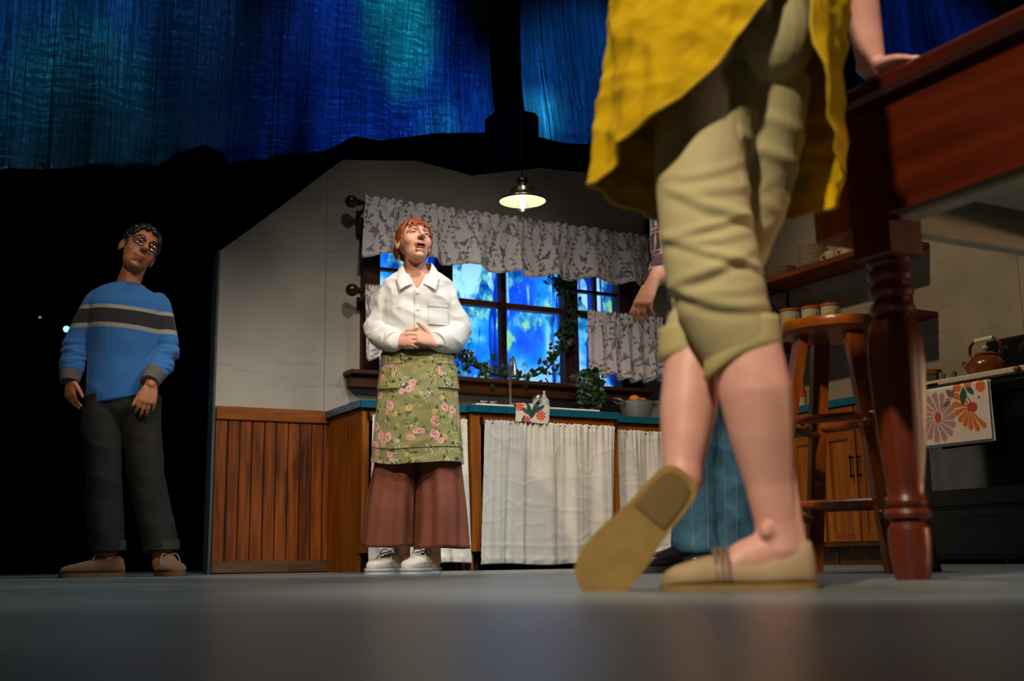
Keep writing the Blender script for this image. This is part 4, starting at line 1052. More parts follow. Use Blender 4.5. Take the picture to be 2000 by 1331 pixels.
for k, (yy, lab) in enumerate([(5.235, 'ribbed cream cup nearest the bowls on the upper shelf'), (5.10, 'ribbed cream cup second from the bowls on the upper shelf'), (4.965, 'ribbed cream cup third from the bowls beside the table leg')]):
    cup(yy, 5.13, 1.842, lab)
# canisters with yellow flowers
M_can = mat('canister_print', (1, 1, 1, 1), .3, var=.05, vcol=True)
M_cork = wood('canister_lid_wood', srgb(196, 118, 50), srgb(160, 88, 34), .45, 'y', 6)
def canister(y, x, z, r, h, lab):
    t = thing('canister', lab, 'canister', (x, y, z), group='canisters with yellow flowers')
    n = 120; nv = 70; a = np.linspace(0, 2 * PI, n + 1)[:-1]; v = np.linspace(0, h, nv); A, V = np.meshgrid(a, v)
    U = (A - 3.96 + PI) % (2 * PI)  # arc coordinate, the flowers face the room
    p = Print(U * r, V, srgb(206, 206, 190))
    c0 = (PI) * r
    Yl = srgb(226, 186, 50); Gr = srgb(60, 104, 60)
    for dx, dy, rr in ((-.022, .62, .024), (.0, .52, .022), (-.030, .48, .020), (.004, .70, .014), (-.01, .40, .018)): p.flower(c0 + dx, h * dy, rr * r / .065, 6, dx * 40, Yl, srgb(206, 150, 30))
    for dx, dy, L, rt in ((.026, .66, .022, .6), (.030, .74, .018, 1.2), (.034, .64, .018, -.3), (.024, .58, .018, -.9), (-.045, .5, .02, 2.6)): p.leaf(c0 + dx, h * dy, L, .006, rt, Gr)
    X = np.stack([x + r * np.cos(A), y + r * np.sin(A), z + .0005 + V], -1)
    grid_obj('body', X, M_can, t, rgb=p.c, closed=True)
    q = MB(); q.lathe([(.001, 0), (r * .98, 0), (r * .98, .002)], 32, (x, y, z + .0005)); q.lathe([(r, h), (r * .9, h + .0005), (.001, h + .0005)], 32, (x, y, z)); q.build('base', mat('canister_white', srgb(200, 196, 180), .4), t)
    q = MB(); q.lathe([(r * 1.03, h + .001), (r * 1.05, h + .004), (r * 1.05, h + .016), (r * 1.01, h + .020), (.001, h + .0205)], 32, (x, y, z)); q.build('lid', M_cork, t)
canister(5.66, 5.15, 1.425, .068, .185, 'largest flowered canister with a wooden lid on the lower shelf')
canister(5.47, 5.15, 1.425, .062, .165, 'middle flowered canister with a wooden lid on the lower shelf')
canister(5.30, 5.15, 1.425, .060, .150, 'smallest flowered canister with a wooden lid on the lower shelf')
M_clear = mat('clear_glass', (.9, .92, .9, 1), .08, var=.01, trans=.9)
for yy, lab in ((5.02, 'clear drinking glass beside the smallest canister'), (4.945, 'clear drinking glass beside the table leg on the lower shelf')):
    t = thing('drinking_glass', lab, 'glass', (5.14, yy, 1.425), group='drinking glasses on the lower shelf')
    q = MB(); q.lathe([(.024, 0), (.026, .004), (.031, .085), (.0285, .085), (.023, .008), (.001, .008)], 24, (5.14, yy, 1.4255)); q.build('body', M_clear, t)
    q = MB(); q.lathe([(.0285, .085), (.030, .087), (.0312, .085)], 24, (5.14, yy, 1.4255), cap=False); q.build('rim', M_clear, t)
cup(4.83, 5.14, 1.425, 'cream mug beside the black mug on the lower shelf', .042, .085, M_china, -1, 'mug', 'mugs at the end of the lower shelf', False)
cup(4.685, 5.14, 1.425, 'glossy black mug at the end of the lower shelf', .042, .082, mat('black_glaze', (.006, .006, .006, 1), .15), -1, 'mug', 'mugs at the end of the lower shelf', False)
M_stool = wood('stool_wood', srgb(160, 76, 18), srgb(104, 44, 10), .28, 'z', 4, spec=.4)
# ------------------------------------------------------------------ bar-height table
M_cherry = wood('table_cherry_x', srgb(96, 34, 12), srgb(58, 17, 6), .26, 'y', 3, spec=.45)
M_cherryz = wood('table_cherry_z', srgb(112, 42, 15), srgb(66, 21, 8), .36, 'z', 4, spec=.45)
M_cherryxx = wood('table_cherry_u', srgb(96, 34, 12), srgb(58, 17, 6), .26, 'x', 3, spec=.45)
M_under = mat('unfinished_grey_wood', srgb(196, 188, 164), .85, color2=srgb(164, 158, 136), scale=6, stretch=(1, 1, 6))
TX0, TX1, TY0, TY1, TZ = 1.822, 2.80, .30, 1.862, 1.067
tb = thing('bar_table', 'tall dark cherry table with turned legs at the right', 'table', ((TX0 + TX1) / 2, (TY0 + TY1) / 2, 0))
def tbx(n, *a, m=M_cherry, bev=.004, p=tb):
    q = MB(); q.box(*a, bev=bev); return q.build(n, m, p, smooth=False)
nb = 6; w = (TX1 - TX0) / nb
for k in range(nb): tbx('top_plank', TX0 + k * w + .0008, TX0 + (k + 1) * w - .0008, TY0, TY1, TZ - .045, TZ, bev=.010 if k in (0, nb - 1) else .002)
tbx('apron', TX0 + .035, TX0 + .060, TY0 + .14, TY1 - .135, TZ - .300, TZ - .0455)
tbx('apron', TX1 - .060, TX1 - .035, TY0 + .14, TY1 - .135, TZ - .300, TZ - .0455)
tbx('apron', TX0 + .145, TX1 - .145, TY1 - .060, TY1 - .035, TZ - .300, TZ - .0455, m=M_cherryxx)
tbx('apron', TX0 + .145, TX1 - .145, TY0 + .035, TY0 + .060, TZ - .300, TZ - .0455, m=M_cherryxx)
# unfinished inner framing under the top
for a in [(TX0 + .0605, TX0 + .105, TY0 + .16, TY1 - .15), (TX1 - .105, TX1 - .0605, TY0 + .16, TY1 - .15)]: tbx('inner_cleat', a[0], a[1], a[2], a[3], TZ - .31, TZ - .27, m=M_under)
tbx('inner_cleat', TX0 + .15, TX1 - .15, TY1 - .105, TY1 - .0605, TZ - .315, TZ - .20, m=M_under)
tbx('inner_cleat', TX0 + .15, TX1 - .15, TY0 + .0605, TY0 + .105, TZ - .315, TZ - .20, m=M_under)
tbx('cross_brace', TX0 + .1055, TX1 - .1055, 1.30, 1.36, TZ - .30, TZ - .25, m=M_under)
tbx('cross_brace', TX0 + .1055, TX1 - .1055, .75, .81, TZ - .30, TZ - .25, m=M_under)
tbx('inner_panel', TX0 + .1055, TX1 - .1055, TY0 + .16, TY1 - .15, TZ - .24, TZ - .225, m=M_under)
# projecting drawer in the short end
tbx('drawer_block', TX0 + .035, TX0 + .190, TY1 + .0005 - .034, TY1 + .085, TZ - .310, TZ - .12, m=M_stool)
def turned_leg(x, y):
    q = MB(); q.box(x - .054, x + .054, y - .054, y + .054, .684, TZ - .0455, bev=.006)
    q.build('leg_block', M_cherryz, tb, smooth=False)
    prof = [(.034, 0), (.037, .010), (.041, .04), (.044, .08), (.043, .105), (.036, .118), (.033, .122), (.045, .127), (.049, .136), (.045, .145), (.036, .149), (.041, .154), (.043, .162), (.040, .170)]
    for a, b_ in ((.038, .176), (.040, .20), (.048, .27), (.056, .36), (.061, .45), (.060, .505), (.052, .540), (.042, .556)): prof.append((a, b_))
    for k in range(3):
        z = .560 + k * .036; prof += [(.038, z), (.045, z + .006), (.049, z + .016), (.045, z + .027), (.038, z + .033)]
    prof += [(.042, .668), (.048, .674), (.048, .6835)]
    # octagonal facets on the vase section
    seg = 48; v = []; f = []
    for r, z in prof:
        k8 = min(1, max(0, (z - .176) / .04)) * min(1, max(0, (.556 - z) / .03))
        for k in range(seg):
            a = 2 * PI * k / seg; am = ((a + PI / 8) % (PI / 4)) - PI / 8
            rr = r * (1 - k8) + k8 * r * 1.02 * min(1.0, math.cos(PI / 8) / math.cos(am) * 1.02)
            v.append((x + rr * math.cos(a), y + rr * math.sin(a), z))
    n = len(prof)
    for i in range(n - 1):
        for k in range(seg): f.append((i * seg + k, i * seg + (k + 1) % seg, (i + 1) * seg + (k + 1) % seg, (i + 1) * seg + k))
    f.append(list(range(seg - 1, -1, -1))); f.append([(n - 1) * seg + k for k in range(seg)])
    q = MB(); q.add(v, f); q.build('leg', M_cherryz, tb, angle=24)
for lx in (TX0 + .090, TX1 - .090):
    for ly in (TY1 - .080, TY0 + .085): turned_leg(lx, ly)

# ------------------------------------------------------------------ bar stool
M_stoolx = wood('stool_seat_wood', srgb(170, 84, 20), srgb(116, 52, 12), .26, 'x', 3, spec=.45)
sx, sy = 2.580, 2.640
stl = thing('bar_stool', 'round-seated wooden bar stool behind the table leg', 'stool', (sx, sy, 0))
q = MB(); q.lathe([(.10, .715), (.150, .718), (.172, .728), (.178, .742), (.174, .756), (.150, .762), (.001, .757)], 48, (sx, sy, 0)); q.build('seat', M_stoolx, stl)
ax = math.radians(-18.5)   # legs set diamond-wise to the table
tops = []; bots = []
for k in range(4):
    a = ax + k * PI / 2; d = Vector((math.cos(a), math.sin(a), 0))
    top = Vector((sx, sy, .716)) + d * .115; bot = Vector((sx, sy, 0)) + d * .265
    tops.append(top); bots.append(bot)
    e = Vector((-d.y, d.x, 0)); v = []
    for P, s in ((bot, 1.0), (top, 1.1)):
        for i, j in ((-1, -1), (1, -1), (1, 1), (-1, 1)): v.append(tuple(P + d * (.015 * i) + e * (.024 * j * s)))
    q = MB(); q.add(v, [(3, 2, 1, 0), (4, 5, 6, 7), (0, 1, 5, 4), (1, 2, 6, 5), (2, 3, 7, 6), (3, 0, 4, 7)]); q.build('leg', M_stool, stl, smooth=False)
def onleg(k, z): return bots[k].lerp(tops[k], z / .716)
for k in range(4):
    for z in ((.455, .20) if k % 2 == 0 else (.43, .165)):
        q = MB(); A = onleg(k, z); B = onleg((k + 1) % 4, z); dd = (B - A).normalized() * .03
        q.tube([A - dd, B + dd], .0125, 12, round_caps=True); q.build('rung', M_stool, stl)
# ------------------------------------------------------------------ people
from mathutils.bvhtree import BVHTree
def V3(*a): return Vector(a)
def skin_mat(name, c1, c2):
    m = mat(name, c1, .48, color2=c2, scale=14, bump=.0004, bscale=220, spec=.4)
    b = m.node_tree.nodes['Principled BSDF']; b.inputs['Subsurface Weight'].default_value = .08; b.inputs['Subsurface Radius'].default_value = (.012, .005, .003)
    return m
def headM(c, yaw=0, pitch=0, roll=0, s=1.0):
    """face looks along -y; yaw>0 turns to +x, pitch>0 looks up, roll>0 tips the crown to +x"""
    return Matrix.Translation(c) @ Matrix.Rotation(math.radians(roll), 4, 'Y') @ Matrix.Rotation(math.radians(yaw), 4, 'Z') @ Matrix.Rotation(math.radians(-pitch), 4, 'X') @ Matrix.Scale(s, 4)
def head_shapes(mb, M, male=False, mouth=0.0):
    h = MB(); j = 1.06 if male else 1.0
    h.ell((0, .018, .034), (.074, .094, .084), 24, 16)
    h.ell((0, -.026, -.018), (.063 * j, .062, .086), 24, 16)
    h.ell((0, -.026, -.062), (.053 * j, .050, .050 + mouth * .004), 24, 14)
    for s in (-1, 1):
        h.ell((s * .034, -.048, -.022), (.031, .031, .036), 16, 12)
        h.tube([(s * .050, -.058, .022), (s * .030, -.078, .031), (s * .008, -.085, .029)], [.009, .0105, .010] if male else [.008, .009, .009], 10, round_caps=True)
        h.ell((s * .012, -.100, -.027), (.0095, .011, .008), 12, 8)
        h.ell((s * .0765, .016, -.006), (.010, .020, .032), 14, 10, Matrix.Rotation(s * -.35, 3, 'Z'))
    h.tube([(0, -.084, .030), (0, -.096, .004), (0, -.111, -.020)], [.008, .0095, .0125] if not male else [.009, .011, .0145], 12, round_caps=True)
    h.ell((0, -.079, -.052), (.026, .017, .014)); h.ell((0, -.077, -.074 - mouth * .01), (.022, .014, .012)); h.ell((0, -.064, -.097 - mouth * .010), (.024, .020, .016))
    mb.add([tuple(M @ Vector(p)) for p in h.v], h.f)
def head_carve(co, M, mouth=0.0):
    """press in the eye sockets and, for an open mouth, the mouth"""
    I = np.array(M.inverted()); R = np.array(M.to_3x3()); L = co @ I[:3, :3].T + I[:3, 3]
    d = np.zeros_like(L); f = (L[:, 1] < -.03)
    for s in (-1, 1):
        d[:, 1] += f * .0095 * np.exp(-((L[:, 0] - s * .031) / .0165) ** 2 - ((L[:, 2] - .009) / .0105) ** 2)
    if mouth: d[:, 1] += f * .016 * mouth * np.exp(-((L[:, 0]) / .018) ** 2 - ((L[:, 2] + .066) / .009) ** 2)
    return co + d @ R.T
def head_features(t, M, skin, iris, browc, lipc, mouth=0.0, male=False, look_up=0.0, lids=.5):
    """eyes, brows and lips: separate meshes with their own looks, under the person"""
    def tf(mb_): mb_.v = [tuple(M @ Vector(p)) for p in mb_.v]; return mb_
    for s in (-1, 1):
        q = MB(); q.ell((s * .031, -.0665, .009), .0122, 18, 12); e = tf(q).build('eye', mat('eye_white', srgb(216, 208, 200), .15, var=.02), t, world=False)
        q = MB(); q.ell((s * .031, -.0772, .0092 + look_up), (.0072, .0027, .0072), 16, 8); tf(q).build('iris', iris, e, world=False)
        q = MB(); q.ell((s * .031, -.0668, .0128 + .003 * (1 - lids)), (.0140, .0134, .0100), 18, 10); tf(q).build('eyelid', skin, e, world=False)
        q = MB(); q.tube(catmull([(s * .018, -.0765, .0085), (s * .026, -.0798, .0125 - .003 * lids), (s * .036, -.0782, .012 - .003 * lids), (s * .0445, -.0715, .0075)], 4), .0011, 6); tf(q).build('lashes', browc, e, world=False)
        q = MB(); q.tube(catmull([(s * .012, -.0915, .0295), (s * .026, -.0900, .0375), (s * .040, -.0790, .0370), (s * .049, -.0665, .0310)], 5), [(.0020, .0030)] * 15 + [(.0012, .0015)], 8, ref=(0, 1, 0)); tf(q).build('eyebrow', browc, t, world=False)
    w = .0215; zc = -.064
    if mouth:
        zc = -.066; hh = .0125 * mouth
        ring = [(w * math.cos(a), -.0925 + .011 * abs(math.cos(a)) ** 2, zc + hh * math.sin(a)) for a in np.linspace(0, 2 * PI, 29)]
        q = MB(); q.tube(ring, [.0022 + .0020 * abs(math.sin(a)) for a in np.linspace(0, 2 * PI, 29)], 8); tf(q).build('lips', lipc, t, world=False)
        q = MB(); q.ell((0, -.0835, zc), (.020, .009, hh * .95), 20, 10); mo = tf(q).build('mouth', mat('mouth_dark', srgb(26, 6, 6), .9, spec=.02), t, world=False)
        q = MB(); q.ell((0, -.0900, zc + hh * .72), (.013, .006, .0035), 14, 8); tf(q).build('teeth', mat('teeth', srgb(206, 198, 184), .3), mo, world=False)
    else:
        q = MB(); q.tube(catmull([(-w, -.085, zc), (-.010, -.0945, zc + .0045), (0, -.0955, zc + .003), (.010, -.0945, zc + .0045), (w, -.085, zc)], 5), [.002 + .0026 * math.sin(PI * k / 20) for k in range(21)], 8)
        q.tube(catmull([(-w, -.085, zc - .002), (-.010, -.0925, zc - .0065), (0, -.0940, zc - .0075), (.010, -.0925, zc - .0065), (w, -.085, zc - .002)], 5), [.002 + .0033 * math.sin(PI * k / 20) for k in range(21)], 8)
        tf(q).build('lips', lipc, t, world=False)
def hair_strands(mb, M, n, front, side, back, r0, r1, rng, scale=1.0, center=(0, .020, .036), rad=(.078, .098, .088), wild=.0):
    """strands laid over the skull; angle limits (deg from the crown) for the front, the sides and the back"""
    for k in range(n):
        a = -PI / 2 + (k + rng.uniform(-.4, .4)) / n * 2 * PI
        d = abs((a + PI / 2 + PI) % (2 * PI) - PI) * 180 / PI
        lim = np.interp(d, [0, 38, 62, 100, 180], [front, front + 4, side, side + 4, back]) + rng.uniform(-5, 5)
        pts = []
        for th in np.linspace(4, lim, 11):
            q = math.radians(th); aa = a + wild * math.sin(th * .09 + k) * .3
            k_ = scale * (1 + rng.uniform(-.006, .012) + wild * .05 * math.sin(th * .12 + k * 1.7))
            pts.append(M @ Vector((center[0] + rad[0] * k_ * math.sin(q) * math.cos(aa), center[1] + rad[1] * k_ * math.sin(q) * math.sin(aa), center[2] + rad[2] * k_ * math.cos(q) - (.012 * max(0, th - 92) / 20))))
        mb.tube(pts, [r0] * 8 + [r0 * .85, r0 * .7, r1], 7)
def hand(mb, wp, d, n, side=1, curl=(.3, .35, .4, .45), scale=1.0, thumb=(.8, .55, -.25), joint=(.9, 1.0, .7)):
    d = Vector(d).normalized(); n = Vector(n); n = (n - d * n.dot(d)).normalized(); t = n.cross(d).normalized() * side; W_ = Vector(wp); s = scale
    mb.tube([W_ - d * .02 * s, W_ + d * .02 * s, W_ + d * .055 * s, W_ + d * .085 * s], [(.027 * s, .019 * s), (.031 * s, .017 * s), (.040 * s, .0155 * s), (.040 * s, .012 * s)], 16, ref=tuple(t), round_caps=True)
    for i in range(4):
        base = W_ + d * (.083 - .0035 * abs(i - 1) - (.004 if i == 3 else 0)) * s + t * (.0305 - .0203 * i) * s
        L = (.070, .078, .073, .057)[i] * s; r = (.0088, .0090, .0086, .0076)[i] * s
        dd = (d + t * (.10 - .065 * i)).normalized(); p = base; pts = [base - dd * .02 * s, base]; rr = [r, r * 1.04]
        for sg, jc in zip((.46, .30, .24), joint):
            ang = curl[i] * jc; ax = dd.cross(n).normalized()
            dd = (Matrix.Rotation(-ang, 3, ax) @ dd).normalized()
            p = p + dd * L * sg; pts.append(p); rr.append(r * (.98 if sg > .4 else .92 if sg > .28 else .78))
        mb.tube(pts, rr, 10, ref=tuple(t), round_caps=True)
    td = (d * thumb[1] + t * thumb[0] + n * thumb[2]).normalized(); b0 = W_ + d * .022 * s + t * .020 * s
    p1 = b0 + td * .040 * s; td2 = (td + d * .35 - n * .12).normalized(); p2 = p1 + td2 * .032 * s; p3 = p2 + (td2 + d * .2).normalized() * .024 * s
    mb.tube([b0, p1, p2, p3], [.0155 * s, .0115 * s, .0100 * s, .0085 * s], 12, round_caps=True)
def finish(t, name, me, m, sub=None):
    return link_mesh(name, me, m, sub or t)
def wrinkle(me, amp, freq, seed, ridge=True, mask=None):
    co = get_co(me); no = get_no(me)
    n = vnoise(co, freq, seed, 2)
    if ridge: n = (1 - np.abs(n) * 1.6)
    d = amp * n
    if mask is not None: d = d * mask(co)
    set_co(me, co + no * d[:, None])
SHOE_PROF = [(0, .012, .030, .040), (.03, .026, .055, .030), (.10, .033, .066, 0), (.22, .036, .070, 0), (.36, .036, .074, 0), (.50, .040, .068, 0), (.64, .045, .056, 0), (.78, .047, .046, 0), (.90, .040, .038, 0), (.965, .026, .030, 0), (1.0, .010, .018, 0)]
def shoe_mesh(mb, L, prof, M, z0=.0, wk=1.0, hk=1.0, seg=24, px=.7):
    v = []; f = []
    for s, w, h, _ in prof:
        for k in range(seg):
            a = 2 * PI * k / seg; ca, sa = math.cos(a), math.sin(a)
            x = w * wk * math.copysign(abs(ca) ** px, ca); z = z0 + h * hk * (.5 + .5 * math.copysign(abs(sa) ** (px if sa < 0 else 1.0), sa))
            bend = .008 * math.sin(s * PI) * 0
            v.append(M @ Vector((x + bend, -s * L, z)))
    n = len(prof)
    for i in range(n - 1):
        for k in range(seg): f.append((i * seg + k, i * seg + (k + 1) % seg, (i + 1) * seg + (k + 1) % seg, (i + 1) * seg + k))
    f.append(list(range(seg - 1, -1, -1))); f.append([(n - 1) * seg + k for k in range(seg)])
    mb.add([tuple(p) for p in v], f)
def sole_mesh(mb, L, prof, M, z0, z1, wk=1.06, ext=.006):
    out = [(w * wk + ext * .3, -s * (L + 2 * ext) + ext) for s, w, h, _ in prof]; poly = [(x, y) for x, y in out] + [(-x, y) for x, y in out[::-1]]
    q = MB(); q.prism(poly, z0, z1, 'z'); mb.add([tuple(M @ Vector(p)) for p in q.v], q.f)
def footM(x, y, ang, z=0.0):
    """heel at x, y; toe points along -y turned by ang degrees towards +x"""
    return Matrix.Translation((x, y, z)) @ Matrix.Rotation(math.radians(ang), 4, 'Z')
def cloth_tube(rows, nseg=72):
    """rows of (centre, rx, ry) -> grid of points around; angle 0 is the front (-y)"""
    X = np.zeros((len(rows), nseg, 3)); a = np.linspace(0, 2 * PI, nseg, endpoint=False)
    for i, (c, rx, ry) in enumerate(rows):
        X[i, :, 0] = c[0] + rx * np.sin(a); X[i, :, 1] = c[1] - ry * np.cos(a); X[i, :, 2] = c[2]
    return X, a
def resample(rows, n):
    A = np.array([[c[0], c[1], c[2], rx, ry] for c, rx, ry in rows]); t = np.linspace(0, len(A) - 1, n); k = np.arange(len(A))
    B = np.stack([np.interp(t, k, A[:, j]) for j in range(5)], -1)
    ker = np.array([1, 2, 3, 2, 1]) / 9.0
    for _ in range(2):
        P = np.pad(B, ((2, 2), (0, 0)), mode='edge'); S = sum(ker[i] * P[i:i + len(B)] for i in range(5)); S[0] = B[0]; S[-1] = B[-1]; B = S
    return [((b[0], b[1], b[2]), b[3], b[4]) for b in B]

# ================================================================== the woman in white
def woman_white():
    fx, fy, rz = 2.111, 4.826, -.41241
    t = thing('person', 'person in a white shirt and floral apron looking up with clasped hands', 'person', (fx, fy, 0), rz)
    SK = skin_mat('skin_fair', srgb(224, 172, 146), srgb(212, 152, 126)); 
    HM = headM((.006, -.012, 1.506), yaw=18, pitch=19, roll=5, s=1.0)
    b = MB(); head_shapes(b, HM, mouth=1.0)
    b.tube([(.006, .010, 1.50), (.010, .012, 1.42), (.016, .018, 1.35), (.020, .02, 1.30)], [.050, .048, .054, .08], 20, round_caps=True)
    b.tube([(.020, .012, 1.33), (.020, .01, 1.27), (.020, .01, 1.15), (.02, .01, 1.0), (.02, .01, .90)], [(.105, .060), (.145, .085), (.13, .085), (.11, .08), (.13, .09)], 24, ref=(1, 0, 0), round_caps=True)
    eL, eR = V3(-.150, .01, 1.085), V3(.195, .01, 1.085); wL, wR = V3(-.078, -.130, 1.018), V3(.098, -.130, 1.018)
    b.tube([(-.10, .01, 1.30), (-.135, .01, 1.20), eL], [.045, .042, .036], 14, round_caps=True); b.tube([eL, (eL + wL) / 2, wL], [.036, .035, .026], 14, round_caps=True)
    b.tube([(.14, .01, 1.30), (.178, .01, 1.20), eR], [.045, .042, .036], 14, round_caps=True); b.tube([eR, (eR + wR) / 2, wR], [.036, .035, .026], 14, round_caps=True)
    hand(b, wL, (.84, -.48, .06), (-.45, -.80, .38), side=1, curl=(.45, .5, .5, .5), scale=.92, thumb=(.42, .85, .1))
    hand(b, wR + V3(-.004, -.014, -.006), (-.84, -.34, .26), (.42, -.80, .40), side=-1, curl=(.30, .40, .50, .55), scale=.92, thumb=(.55, .75, .25))
    for s, hx, ax_, ay in ((-1, -.07, -.048, .015), (1, .11, .088, .0)):
        b.tube([(hx, .01, .90), (hx, .0, .50), (ax_ + .0, ay, .26), (ax_, ay, .10), (ax_, ay, .05)], [.085, .058, .048, .036, .038], 16, round_caps=True)
    me = remesh(b, .0033, 5); co = get_co(me); set_co(me, head_carve(co, HM, 1.0))
    body = finish(t, 'body', me, SK)
    head_features(t, HM, SK, mat('iris_brown', srgb(52, 34, 24), .2), mat('brow_auburn', srgb(120, 62, 34), .7), mat('lips_rose', srgb(178, 92, 88), .4), 1.0, False, .0012, .55)
    # hair: auburn, fringe, gathered at the back
    rng = np.random.default_rng(2); h = MB()
    hair_strands(h, HM, 110, 52, 88, 126, .0062, .003, rng, 1.005)
    for x in np.linspace(-.046, .046, 16):
        e = rng.uniform(-.014, .010); xo = rng.uniform(-.007, .007)
        h.tube([HM @ V3(x * .55, -.030, .106), HM @ V3(x * .9, -.063 + abs(x) * .1, .083), HM @ V3(x * 1.05 + xo * .5, -.079 + abs(x) * .25, .062), HM @ V3(x * 1.1 + xo, -.0855 + abs(x) * .35, .042 + e)], [.0065, .0052, .0036, .0012], 7)
    for s in (-1, 1):
        for k in range(6):
            h.tube([HM @ V3(s * .050, -.055, .075), HM @ V3(s * .073, -.036 + k * .006, .042), HM @ V3(s * .080, -.010 + k * .010, .008), HM @ V3(s * .078, .022 + k * .010, -.026), HM @ V3(s * .058, .060 + k * .006, -.050)], [.0065, .0065, .006, .006, .004], 7)
        h.tube([HM @ V3(s * .066, -.046, .050), HM @ V3(s * .076, -.030, .0), HM @ V3(s * .074, -.016, -.045), HM @ V3(s * .070, -.004, -.075)], [.005, .0045, .003, .0012], 6)
        h.tube([HM @ V3(s * .060, .05, -.05), HM @ V3(s * .072, .035, -.09), HM @ V3(s * .064, .03, -.125)], [.005, .0035, .0012], 6)
    h.ell(HM @ V3(0, .112, .01), (.042, .036, .042), 16, 10)
    finish(t, 'hair', remesh(h, .0026, 1), mat('hair_auburn', srgb(168, 84, 38), .42, color2=srgb(96, 42, 18), scale=60, stretch=(3, 3, .6), bump=.0008, bscale=200, bstretch=(2, 2, .3)))
    # shirt
    M_sh = mat('white_linen_shirt', srgb(226, 224, 220), .8, color2=srgb(214, 212, 208), scale=9, bump=.0002, bscale=260, sheen=.1)
    g = MB()
    g.tube([(.02, .022, 1.375), (.02, .018, 1.350), (.02, .01, 1.315), (.02, .006, 1.24), (.02, .0, 1.13), (.02, .0, 1.02), (.02, .0, .945)], [(.075, .058), (.112, .070), (.155, .090), (.170, .112), (.168, .118), (.162, .116), (.160, .112)], 28, ref=(1, 0, 0))
    cL, cR = V3(-.092, -.118, 1.022), V3(.112, -.118, 1.022)
    for sh, el, cu in ((V3(-.088, .01, 1.285), V3(-.158, .012, 1.085), cL), (V3(.128, .01, 1.285), V3(.203, .012, 1.085), cR)):
        m1 = sh.lerp(el, .5) + V3(.0, .0, .0)
        g.tube([sh, m1, el + V3(0, -.004, .02), el.lerp(cu, .35) + V3(0, 0, -.012), el.lerp(cu, .75) + V3(0, 0, -.010), cu], [.056, .062, .064, .062, .056, .046], 18, round_caps=True)
    sm = remesh(g, .005, 5)
    def mk(co): return np.clip(1.05 - np.abs(co[:, 0] - .02) * 0, 0, 1)
    wrinkle(sm, .0085, (3.2, 3.2, 4.2), 1.3); wrinkle(sm, .0045, (7, 7, 9), 2.7)
    bm = bmesh.new(); bm.from_mesh(sm)
    kill = [f for f in bm.faces if (lambda c: (c.y < -.01 and c.z > 1.262 and abs(c.x - .018) < (c.z - 1.262) * .46 + .002) or (c.z > 1.352 and abs(c.x - .02) < .07))(f.calc_center_median())]
    bmesh.ops.delete(bm, geom=kill, context='FACES')
    for _ in range(14):
        new = {}
        for v in bm.verts:
            if v.is_boundary:
                nb = [e.other_vert(v) for e in v.link_edges if e.is_boundary]
                if len(nb) == 2: new[v] = v.co * .4 + (nb[0].co + nb[1].co) * .3
        for v, c_ in new.items(): v.co = c_
    bm.to_mesh(sm); bm.free(); sm.update()
    shirt = finish(t, 'shirt', sm, M_sh)
    sol = shirt.modifiers.new('thickness', 'SOLIDIFY'); sol.thickness = .003; sol.offset = -1
    bvh = BVHTree.FromPolygons([v.co for v in sm.vertices], [p.vertices[:] for p in sm.polygons])
    def sy(x, z):
        hit = bvh.ray_cast(V3(x, -1, z), V3(0, 1, 0)); return hit[0].y if hit[0] else -.1
    # collar
    for s in (-1, 1):
        c0 = .02
        P = [[(c0 + s * .012, .085, 1.430), (c0 + s * .050, .062, 1.428), (c0 + s * .064, .010, 1.416), (c0 + s * .056, -.045, 1.366), (c0 + s * .024, -.098, 1.288)],
             [(c0 + s * .014, .106, 1.385), (c0 + s * .072, .080, 1.380), (c0 + s * .100, .010, 1.362), (c0 + s * .100, -.062, 1.318), (c0 + s * .082, -.116, 1.256)]]
        rows = [[Vector(P[0][k]).lerp(Vector(P[1][k]), q) + V3(0, -.004 * math.sin(q * PI), .005 * math.sin(q * PI)) for k in range(5)] for q in np.linspace(0, 1, 6)]
        rows = [catmull(r_, 6) for r_ in rows]
        X = np.array([[tuple(p) for p in r_] for r_ in rows]); grid_obj('collar', X, M_sh, shirt, thick=.0025, world=False)
    # placket, buttons, pocket
    zs = np.linspace(1.262, .985, 50); X = np.array([[(x, sy(x, z) - .0035, z) for x in np.linspace(.006, .034, 6)] for z in zs]); grid_obj('placket', X, M_sh, shirt, thick=.003, world=False)
    for z in (1.245, 1.165, 1.085):
        q = MB(); q.lathe([(.0065, 0), (.0065, .002), (.004, .003), (.001, .0025)], 14, (.02, sy(.02, z) - .0055, z), Matrix.Rotation(PI / 2, 4, 'X')); q.build('button', mat('shell_button', srgb(226, 216, 196), .3), shirt, world=False)
    for za, zb, n_ in ((1.205, 1.098, 'pocket'), (1.212, 1.184, 'pocket_flap')):
        X = np.array([[(x, min(sy(x, z), sy(x, z)) - (.0035 if n_ == 'pocket' else .0060), z) for x in np.linspace(.068, .158, 26)] for z in np.linspace(za, zb, 30)]); grid_obj(n_, X, M_sh, shirt, thick=.003, world=False)
    for el, cu, wr in ((V3(-.158, .012, 1.085), cL, wL), (V3(.203, .012, 1.085), cR, wR)):
        d = (cu - el).normalized(); q = MB(); q.tube([cu - d * .030, cu - d * .012, cu + d * .018, cu + d * .020], [.049, .050, .047, .040], 22); q.build('cuff', M_sh, shirt, world=False)
    # culottes
    M_tr = mat('brown_culottes', srgb(134, 76, 58), .85, color2=srgb(118, 64, 48), scale=6, bump=.0004, bscale=260)
